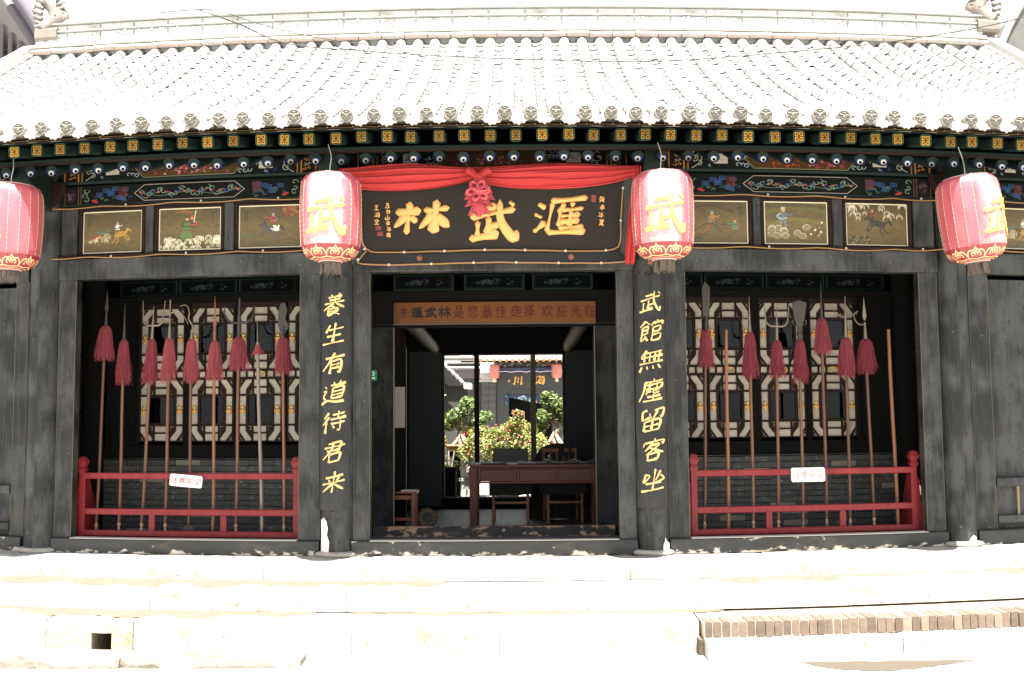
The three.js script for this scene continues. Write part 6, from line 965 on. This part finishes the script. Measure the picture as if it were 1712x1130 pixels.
{
  const j = thing('black_coat', 'black coat hung over a seat behind the drinking glass', 'coat', V(0.75, 0.5, -2.95)), pos = [], idx = [], nu = 30, nv = 16;
  for (let i = 0; i <= nu; i++) for (let k = 0; k <= nv; k++) { const u = i / nu * 2 - 1, v = k / nv, w = 0.42 * (0.75 + 0.25 * v), z = 0.12 * Math.cos(u * 1.5) + 0.02 * Math.sin(u * 17 + v * 4); pos.push(u * w, 0.52 - v * 0.95 - 0.09 * u * u - 0.12 * Math.pow(Math.abs(u), 6), z); }
  for (let i = 0; i < nu; i++) for (let k = 0; k < nv; k++) { const a = i * (nv + 1) + k; idx.push(a, a + 1, a + nv + 2, a, a + nv + 2, a + nv + 1); }
  const g = new THREE.BufferGeometry(); g.setAttribute('position', new THREE.Float32BufferAttribute(pos, 3)); g.setIndex(idx); g.computeVertexNormals(); L('cloth', [g, g.clone().translate(0, 0, -0.06)], mBlackCloth, j);
  const s = thing('bench', 'small red-brown wooden stool at the left side of the doorway', 'stool', V(-1.15, F, -1.75)); const ms = std([0.15, 0.035, 0.016], 0.45);
  L('seat', bar(-0.3, 0.21, 0.43, 0.455, -0.15, 0.15, 0.006), ms, s); for (const x of [-0.25, 0.17]) for (const z of [-0.12, 0.12]) L('leg', bar(x - 0.024, x + 0.024, 0, 0.43, z - 0.022, z + 0.022, 0.004), ms, s);
  L('apron', [bar(-0.25, 0.17, 0.36, 0.41, 0.105, 0.13, 0.003), bar(0.155, 0.18, 0.36, 0.41, -0.12, 0.12, 0.003)], ms, s); L('stretcher', [bar(-0.25, 0.17, 0.12, 0.155, 0.11, 0.13, 0.003), bar(0.16, 0.18, 0.2, 0.23, -0.12, 0.12, 0.003)], ms, s);
  L('paper', bar(0.02, 0.2, 0.456, 0.462, -0.1, 0.12, 0), mWhite, s);
  const c = thing('straw_coil', 'frayed coil of straw rope on the floor beside the stool', 'rope', V(-0.86, 0.17, -2.0)); seed = 5; const st = [new THREE.TorusGeometry(0.085, 0.035, 8, 24)]; for (let i = 0; i < 150; i++) { const a = rr(0, 6.28), r = rr(0.06, 0.12); st.push(rod([[Math.cos(a) * r, Math.sin(a) * r, rr(-0.03, 0.04)], [Math.cos(a + 0.3) * (r + 0.015), Math.sin(a + 0.3) * (r + 0.015), rr(-0.04, 0.05)]], 0.003, 3)); } L('coil', st, std([0.1, 0.075, 0.045], 1), c);
}
// ---------------------------------------------------------------- the court behind the hall
{
  const cg = bar(-9, 9, -0.06, -0.03, -24, ZB - 0.36, 0); tag(M('court_paving', cg, mStoneC, scene, false), null, null, null, 'structure');
  // gate hall at the far side
  const gh = thing('gate_hall', 'far dark gate hall with scalloped white eave and gold lettering seen through the doorway', 'building', V(0.4, 0, -18)), z = -18, mG = std([0.034, 0.036, 0.038], 0.8), m = (n, g, mat) => M(n, g, mat, gh, false);
  m('wall', bar(-0.46, 1.7, 2.1, 2.62, z - 0.3, z, 0), mG); m('wall', bar(-4, -0.84, 0, 2.4, z - 0.4, z - 0.1, 0), mG);
  m('door_frame', [bar(-0.44, -0.1, 0, 2.1, z - 0.3, z, 0.01), bar(1.1, 1.5, 0, 2.1, z - 0.3, z, 0.01), bar(-0.1, 1.1, 1.93, 2.1, z - 0.3, z - 0.01, 0.01)], mG);
  m('door', bar(-0.1, 1.1, 0, 1.93, z - 0.6, z - 0.5, 0), mDark);
  for (const [a, b] of [[-0.84, -0.445], [1.5, 1.9]]) { const p = new THREE.Group(); p.name = 'brick_pier'; gh.add(p); const mPier = [0.055, 0.062, 0.07].map((k) => std([k, k, k], 0.9)); for (let r = 0; r < 36; r++) for (let c = 0; c < 2; c++) { const w = (b - a) / 2; M('brick', bar(a + c * w + 0.003, a + (c + 1) * w - 0.003, r * 0.064, r * 0.064 + 0.058, z - 0.3, z + 0.06 + 0.004 * ((r * 7 + c) % 3), 0.004), mPier[(r * 5 + c * 3) % 3], p, false); } }
  m('pier_cap', [bar(-0.9, -0.42, 2.3, 2.36, z - 0.3, z + 0.12, 0.01), bar(-0.86, -0.46, 2.36, 2.55, z - 0.3, z + 0.2, 0.02)], mTile[1]);
  m('painted_beam', bar(-0.5, 1.7, 2.62, 2.86, z - 0.2, z + 0.03, 0.01), mGreenDark); M('painted_face', face(-0.48, 1.68, 2.66, 2.84, z + 0.033), std(null, 0.7, { map: canvas(512, 64, (x, w, h) => { x.fillStyle = '#141d1c'; x.fillRect(0, 0, w, h); seed = 8; for (let i = 0; i < 60; i++) curl(x, rr(0, w), rr(8, h - 8), rr(6, 12), rr(0, 6), 1, ['#3b6a55', '#5a4a7c', '#8c8a6c', '#a65c3a'][i % 4], 4); }) }), gh, false);
  const val = []; for (let i = 0; i <= 40; i++) { const t = i / 40; val.push([lerp(-0.42, 1.6, t), 2.56 + 0.025 * Math.abs(Math.sin(t * PI * 5))]); } val.push([1.6, 2.68], [-0.42, 2.68]); m('valance', extr(val, 0.02).translate(0, 0, z + 0.06), std([0.025, 0.035, 0.08], 0.7));
  m('valance_edge', rod(val.slice(0, 41).map((p) => [p[0], p[1], z + 0.085]), 0.012, 5, 60), std([0.5, 0.45, 0.62], 0.6));
  for (const [c, x] of [['川', 0.17], ['海', 0.78], ['山', -0.08]]) { const g = L('character', glyph(c, c === '山' ? 0.07 : 0.27, c === '山' ? 0.1 : 0.28, c === '山' ? 0.01 : 0.026, 0.012, null, 0.1), mGold, gh); g.position.set(x - 0.4, 2.34, 0.012); }
  m('carved_valance', [extr([[-0.1, 1.93], [0.3, 1.93], [0.6, 1.93], [1.1, 1.93], [1.1, 1.72], [0.7, 1.7], [0.4, 1.76], [0.1, 1.84], [-0.1, 1.86]], 0.03).translate(0, 0, z - 0.02), bar(-0.2, -0.1, 1.66, 1.95, z, z + 0.04, 0.01)], std(null, 0.7, { map: canvas(128, 128, (x, w, h) => { x.fillStyle = '#1a2a4a'; x.fillRect(0, 0, w, h); seed = 12; for (let i = 0; i < 40; i++) curl(x, rr(0, w), rr(0, h), rr(6, 14), rr(0, 6), 1, ['#7f93b0', '#3f6f6a', '#a0805a', '#aab0b8'][i % 4], 5); }, { wrap: true }) }));
  for (let i = 0; i < 19; i++) { const x = -1.0 + i * 0.17; m('rafter_end', bar(x - 0.034, x + 0.034, 2.84, 2.9, z, z + 0.58, 0.006), std([0.62, 0.3, 0.08], 0.6)); const dr = []; for (let k = 0; k <= 12; k++) { const t = k / 12 * 2 - 1; dr.push([x + 0.085 + t * 0.078, 2.98 - 0.1 * Math.sqrt(Math.max(0, 1 - t * t))]); } dr.push([x + 0.163, 3.02], [x + 0.007, 3.02]); m('drip_tile', extr(dr, 0.02).translate(0, 0, z + 0.62), mTile[2]); m('tile_row', rod([[x, 3.02, z + 0.64], [x, 3.5, z - 0.5]], 0.05, 8), mTile[1]); }
  m('roof_bed', tris([-1.4, 2.97, z + 0.6, 2.4, 2.97, z + 0.6, 2.4, 3.5, z - 0.5, -1.4, 2.97, z + 0.6, 2.4, 3.5, z - 0.5, -1.4, 3.5, z - 0.5]), mTile[0]); m('soffit', bar(-1.4, 2.4, 2.85, 2.86, z - 0.2, z + 0.55, 0), mGreenDark);
  const mFar = phys([0.5, 0.17, 0.14], 0.5, { transmission: 0.2, thickness: 0 });
  for (const [x, l] of [[-0.476, 'small far red lantern left of the gold lettering of the gate hall'], [1.223, 'small far red lantern right of the gold lettering of the gate hall']]) { const f = thing('far_lantern', l, 'lantern', V(x, 2.37, z + 0.35)); L('shade', lathe([[0.04, 0], [0.11, 0.02], [0.135, 0.08], [0.14, 0.2], [0.135, 0.34], [0.11, 0.39], [0.05, 0.4]], 24), mFar, f); L('fringe', lathe([[0.035, 0], [0.04, -0.06], [0.05, -0.09]], 12), std([0.6, 0.5, 0.36], 0.8), f); L('wire', rod([[0, 0.4, 0], [0.01, 0.56, 0]], 0.008, 5), mClip, f); }
  // side house with its roof edge, at the left
  const sh = thing('side_house', 'grey side house with a sloping white tiled verge left of the court', 'building', V(-2, 0, -11)), w = (n, g, mat) => M(n, g, mat, sh, false);
  w('wall', [bar(-3.5, -0.86, 0, 2.0, -11.6, -11.3, 0), bar(-1.7, -1.4, 0, 2.5, -11.3, -7.6, 0)], std([0.04, 0.039, 0.037], 0.85)); w('gable', extr([[-2.4, 2], [-0.9, 2], [-1.38, 2.44], [-2.4, 2.9]], 0.2).translate(0, 0, -11.4), mWall);
  w('verge', [0, 1, 2, 3, 4, 5, 6].map((i) => rod([[-1.45 + i * 0.085, 2.56 - i * 0.085, -11.05], [-1.39 + i * 0.085, 2.48 - i * 0.085, -11.05]], 0.045, 8)), mStoneC); w('eave', bar(-0.93, -0.78, 1.93, 2.06, -11.6, -10.9, 0.02), mStoneC);
  const rb = thing('rear_roof', 'pale ridge and rooftop behind the side house', 'roof', V(-1.5, 2.3, -20)), v = (n, g, mat) => M(n, g, mat, rb, false);
  v('ridge', [bar(-4, -0.95, 3.05, 3.3, -20.2, -20, 0.03), bar(-4, -0.95, 2.9, 2.96, -20.1, -19.9, 0.02), bar(-4, -0.95, 2.76, 2.82, -20.1, -19.9, 0.02)], mStoneC); v('slope', bar(-4, -0.95, 2.45, 2.75, -20.1, -20, 0), std([0.28, 0.22, 0.22], 0.9)); v('wall', bar(-4, -0.95, 0, 2.45, -20.1, -20.02, 0), mWall); v('ridge_infill', bar(-4, -0.95, 2.82, 3.05, -20.08, -20.02, 0), std([0.2, 0.2, 0.2], 0.9));
  tag(M('court_wall', bar(-8, 8, 0, 2.4, -22.2, -22, 0), mWall, scene, false), 'low grey wall at the far end of the court', 'wall');
  // plants
  const leafG = (n, spread, size, sd, hole) => { seed = sd; const out = []; for (let i = 0; i < n; i++) { const k = Math.floor(rnd() * spread.length), [cx, cy, cz, r] = spread[k]; let a, b, c; do { a = rr(-1, 1); b = rr(-1, 1); c = rr(-1, 1); } while (a * a + b * b + c * c > 1); const q = 1 / Math.max(0.35, Math.sqrt(a * a + b * b + c * c)) * rr(0.5, 1), o = V(cx + a * r * q, cy + b * r * q * 0.8, cz + c * r * q), s = size * rr(0.6, 1.3), d1 = V(rr(-1, 1), rr(-0.3, 0.8), rr(-1, 1)).normalize().multiplyScalar(s), d2 = V(rr(-1, 1), rr(-1, 1), rr(-1, 1)).cross(d1).normalize().multiplyScalar(s * 0.45); const e = [o.clone().add(d1), o.clone().add(d2), o.clone().sub(d1), o.clone().sub(d2)].map((p) => [p.x, p.y, p.z]); out.push(...e[0], ...e[1], ...e[2], ...e[0], ...e[2], ...e[3]); } return tris(out); };
  const leafM = (c) => phys(c, 0.55, { transmission: 0.3, thickness: 0 });
  const mLeaf = leafM([0.15, 0.21, 0.05]), mLeafD = leafM([0.055, 0.085, 0.028]), mLeafY = leafM([0.36, 0.35, 0.1]), mBark = std([0.34, 0.28, 0.22], 0.9);
  const bonsai = (x, label, puffs, sd) => {
    const t = thing('bonsai_tree', label, 'bonsai', V(x, 0.87, -7.5), 'bonsai trees in trays in the court');
    L('trunk', [rod([[0.02, 0, 0], [-0.05, 0.12, 0], [0.06, 0.28, 0.02], [0, 0.45, 0], [0.04, 0.62, 0]], (u) => 0.055 * (1 - 0.7 * u), 8, 20), ...[[-0.16, 0.1], [0.15, 0.06], [-0.09, -0.12], [0.1, 0.14]].map(([a, b]) => rod([[a, -0.01, b], [a * 0.5, 0.08, b * 0.5], [0, 0.22, 0]], (u) => 0.018 + 0.016 * u, 6, 8)), ...puffs.slice(0, 5).map((p) => rod([[0.02, 0.32, 0], [p[0] * 0.5, p[1] * 0.5 + 0.18, p[2] * 0.5], [p[0], p[1], p[2]]], (u) => 0.022 * (1 - 0.6 * u), 5, 8))], mBark, t);
    L('crown', [leafG(2300, puffs, 0.036, sd)], mLeaf, t); L('crown', [leafG(420, puffs.map((p) => [p[0], p[1] - 0.03, p[2], p[3] * 0.8]), 0.032, sd + 4)], mLeafD, t);
    L('tray', [bar(-0.24, 0.24, -0.1, 0.0, -0.15, 0.15, 0.02), bar(-0.27, 0.27, -0.015, 0.012, -0.18, 0.18, 0.006)], std([0.36, 0.16, 0.07], 0.35), t);
    L('stand', [bar(-0.22, 0.22, -0.2, -0.1, -0.13, 0.13, 0.01), bar(-0.16, 0.16, -0.87, -0.2, -0.1, 0.1, 0.01)], mDark, t); return t;
  };
  bonsai(-0.78, 'bonsai with wide green crown and bare roots at the left side of the court', [[0.1, 0.62, 0, 0.2], [-0.12, 0.5, 0.05, 0.16], [0.3, 0.42, 0, 0.16], [-0.22, 0.34, 0, 0.13], [0.36, 0.26, 0.05, 0.13], [0.12, 0.74, 0, 0.14], [0.05, 0.3, -0.1, 0.17], [0.42, 0.5, -0.1, 0.15], [0.2, 0.2, -0.1, 0.14], [0.46, 0.14, -0.1, 0.14]], 501);
  bonsai(0.84, 'bonsai with tall green crown and bare roots at the right side of the court', [[-0.05, 0.72, 0, 0.2], [0.12, 0.62, 0, 0.18], [-0.2, 0.5, 0.05, 0.17], [0.16, 0.44, 0, 0.15], [-0.12, 0.82, 0, 0.13], [-0.22, 0.36, 0, 0.14], [0.05, 0.5, -0.1, 0.17], [-0.28, 0.22, -0.1, 0.14]], 502);
  const fl = thing('flowering_shrub', 'yellow-green potted shrub with many small red flowers in mid court', 'shrub', V(0.02, -0.03, -7.1)), puff = [[-0.28, 0.95, 0, 0.22], [0, 0.9, 0.05, 0.26], [0.24, 1.0, 0, 0.24], [0.16, 1.26, 0, 0.17], [0.19, 1.42, 0, 0.1], [-0.15, 1.1, 0, 0.17], [0.38, 0.82, 0, 0.2], [-0.4, 0.8, 0, 0.2], [0.05, 0.72, 0.1, 0.24], [0.5, 0.95, -0.2, 0.22], [-0.55, 0.95, -0.2, 0.2], [-0.2, 0.66, 0.05, 0.2], [0.3, 0.66, 0.05, 0.2], [-0.5, 1.1, -0.3, 0.2], [0.6, 0.75, -0.1, 0.2], [-0.68, 0.78, -0.2, 0.2], [-0.02, 1.12, -0.1, 0.2], [0.36, 1.15, -0.2, 0.17]];
  L('crown', [leafG(5200, puff, 0.03, 77)], mLeafY, fl); L('crown', [leafG(2400, puff, 0.032, 78)], mLeaf, fl);
  { seed = 79; const f = []; for (let i = 0; i < 70; i++) { const p = puff[Math.floor(rnd() * puff.length)], a = rr(0, 6.28), b = rr(-0.9, 0.9); f.push(ball(rr(0.012, 0.02), p[0] + Math.cos(a) * p[3] * 0.95, p[1] + b * p[3] * 0.8, p[2] + Math.abs(Math.sin(a)) * p[3])); } L('blossom', f, std([0.6, 0.06, 0.09], 0.6), fl); }
  L('stem', [0, 1, 2, 3, 4, 5].map((i) => rod([[0, 0.4, 0], [Math.sin(i * 2) * 0.12, 0.62, 0.05], [Math.sin(i * 2) * 0.3, 0.9, 0]], 0.012, 5, 6)), mBark, fl); L('pot', lathe([[0.001, 0], [0.16, 0], [0.2, 0.06], [0.25, 0.36], [0.27, 0.4], [0.24, 0.42], [0.001, 0.38]], 24), std([0.3, 0.22, 0.16], 0.6), fl);
  const bp = thing('broad_leaf_plant', 'broad-leaved green plant in the lower left of the rear doorway', 'plant', V(-0.96, 0.3, -7.0)); seed = 91;
  for (let i = 0; i < 24; i++) { const a = rr(0, 6.28), len = rr(0.16, 0.26), el = rr(-0.3, 0.8), o = [Math.cos(a) * 0.1, 0.25 + rr(0, 0.36), Math.sin(a) * 0.08], out = [], nn = 6; for (let k = 0; k < nn; k++) { const p = (t) => { const r = t * len, dr = -0.12 * t * t; return [o[0] + Math.cos(a) * r, o[1] + el * r * 0.7 + dr, o[2] + Math.sin(a) * r]; }, wd = (t) => 0.042 * Math.sin(PI * Math.pow(t, 0.75)), sd2 = [-Math.sin(a), 0.2, Math.cos(a)], A = p(k / nn), B = p((k + 1) / nn), wa = wd(k / nn), wb = wd((k + 1) / nn), q = (c, w2, s) => [c[0] + sd2[0] * w2 * s, c[1] + 0.012 * s * s, c[2] + sd2[2] * w2 * s]; for (const s of [-1, 1]) out.push(...A, ...q(A, wa, s), ...q(B, wb, s), ...A, ...q(B, wb, s), ...B); } L('leaf', tris(out), i % 3 ? mLeaf : mLeafY, bp); }
  L('stem', [0, 1, 2].map((i) => rod([[0, -0.3, 0], [0.03 * (i - 1), 0.1, 0], [0.1 * (i - 1), 0.5, 0]], 0.012, 5, 6)), mBark, bp); L('pot', lathe([[0.001, -0.33], [0.11, -0.33], [0.15, -0.05], [0.16, -0.04], [0.001, -0.06]], 18), mDark, bp);
  const gs = leafG(500, [[-1.25, 1.75, -7.4, 0.2], [-1.2, 1.3, -7.2, 0.18], [-1.15, 0.95, -7.3, 0.14]], 0.05, 95), vine = thing('climbing_plant', 'leafy light green plant at the left edge of the rear doorway', 'plant', V(-1.2, 0, -7.3)); M('foliage', gs, mLeafY, vine, false); M('stem', rod([[-1.22, -0.03, -7.35], [-1.18, 0.8, -7.3], [-1.24, 1.7, -7.4]], 0.014, 5, 8), mBark, vine, false);
  const rock = thing('scholar_rock', 'pale pitted garden rock on a low stone post', 'rock', V(-0.66, 0.3, -7.4)), rg = new THREE.IcosahedronGeometry(0.17, 4), rp = rg.attributes.position; for (let i = 0; i < rp.count; i++) { tmp.fromBufferAttribute(rp, i); const k = 1 + 0.5 * (N1(tmp.x * 2 + 3, tmp.y * 2 + tmp.z + 3, 4, 4, 3) - 0.5) * 2; rp.setXYZ(i, tmp.x * k, tmp.y * k * 1.3, tmp.z * k); } rg.computeVertexNormals(); L('stone', rg.translate(0, 0.2, 0), mStoneC, rock); L('post', [bar(-0.12, 0.12, -0.33, -0.04, -0.1, 0.1, 0.02), bar(-0.14, 0.14, -0.04, 0.02, -0.12, 0.12, 0.01)], mStone, rock);
  const bx = thing('pot_bench', 'dark low plant bench inside the left rear doorway', 'bench', V(-0.95, 0, -6.6)); L('block', bar(-0.22, 0.14, -0.03, 0.5, -0.15, 0.15, 0.01), mDark, bx); L('slab', bar(-0.24, 0.16, 0.5, 0.54, -0.17, 0.17, 0.006), mDark, bx);
}
renderer.render(scene, camera);
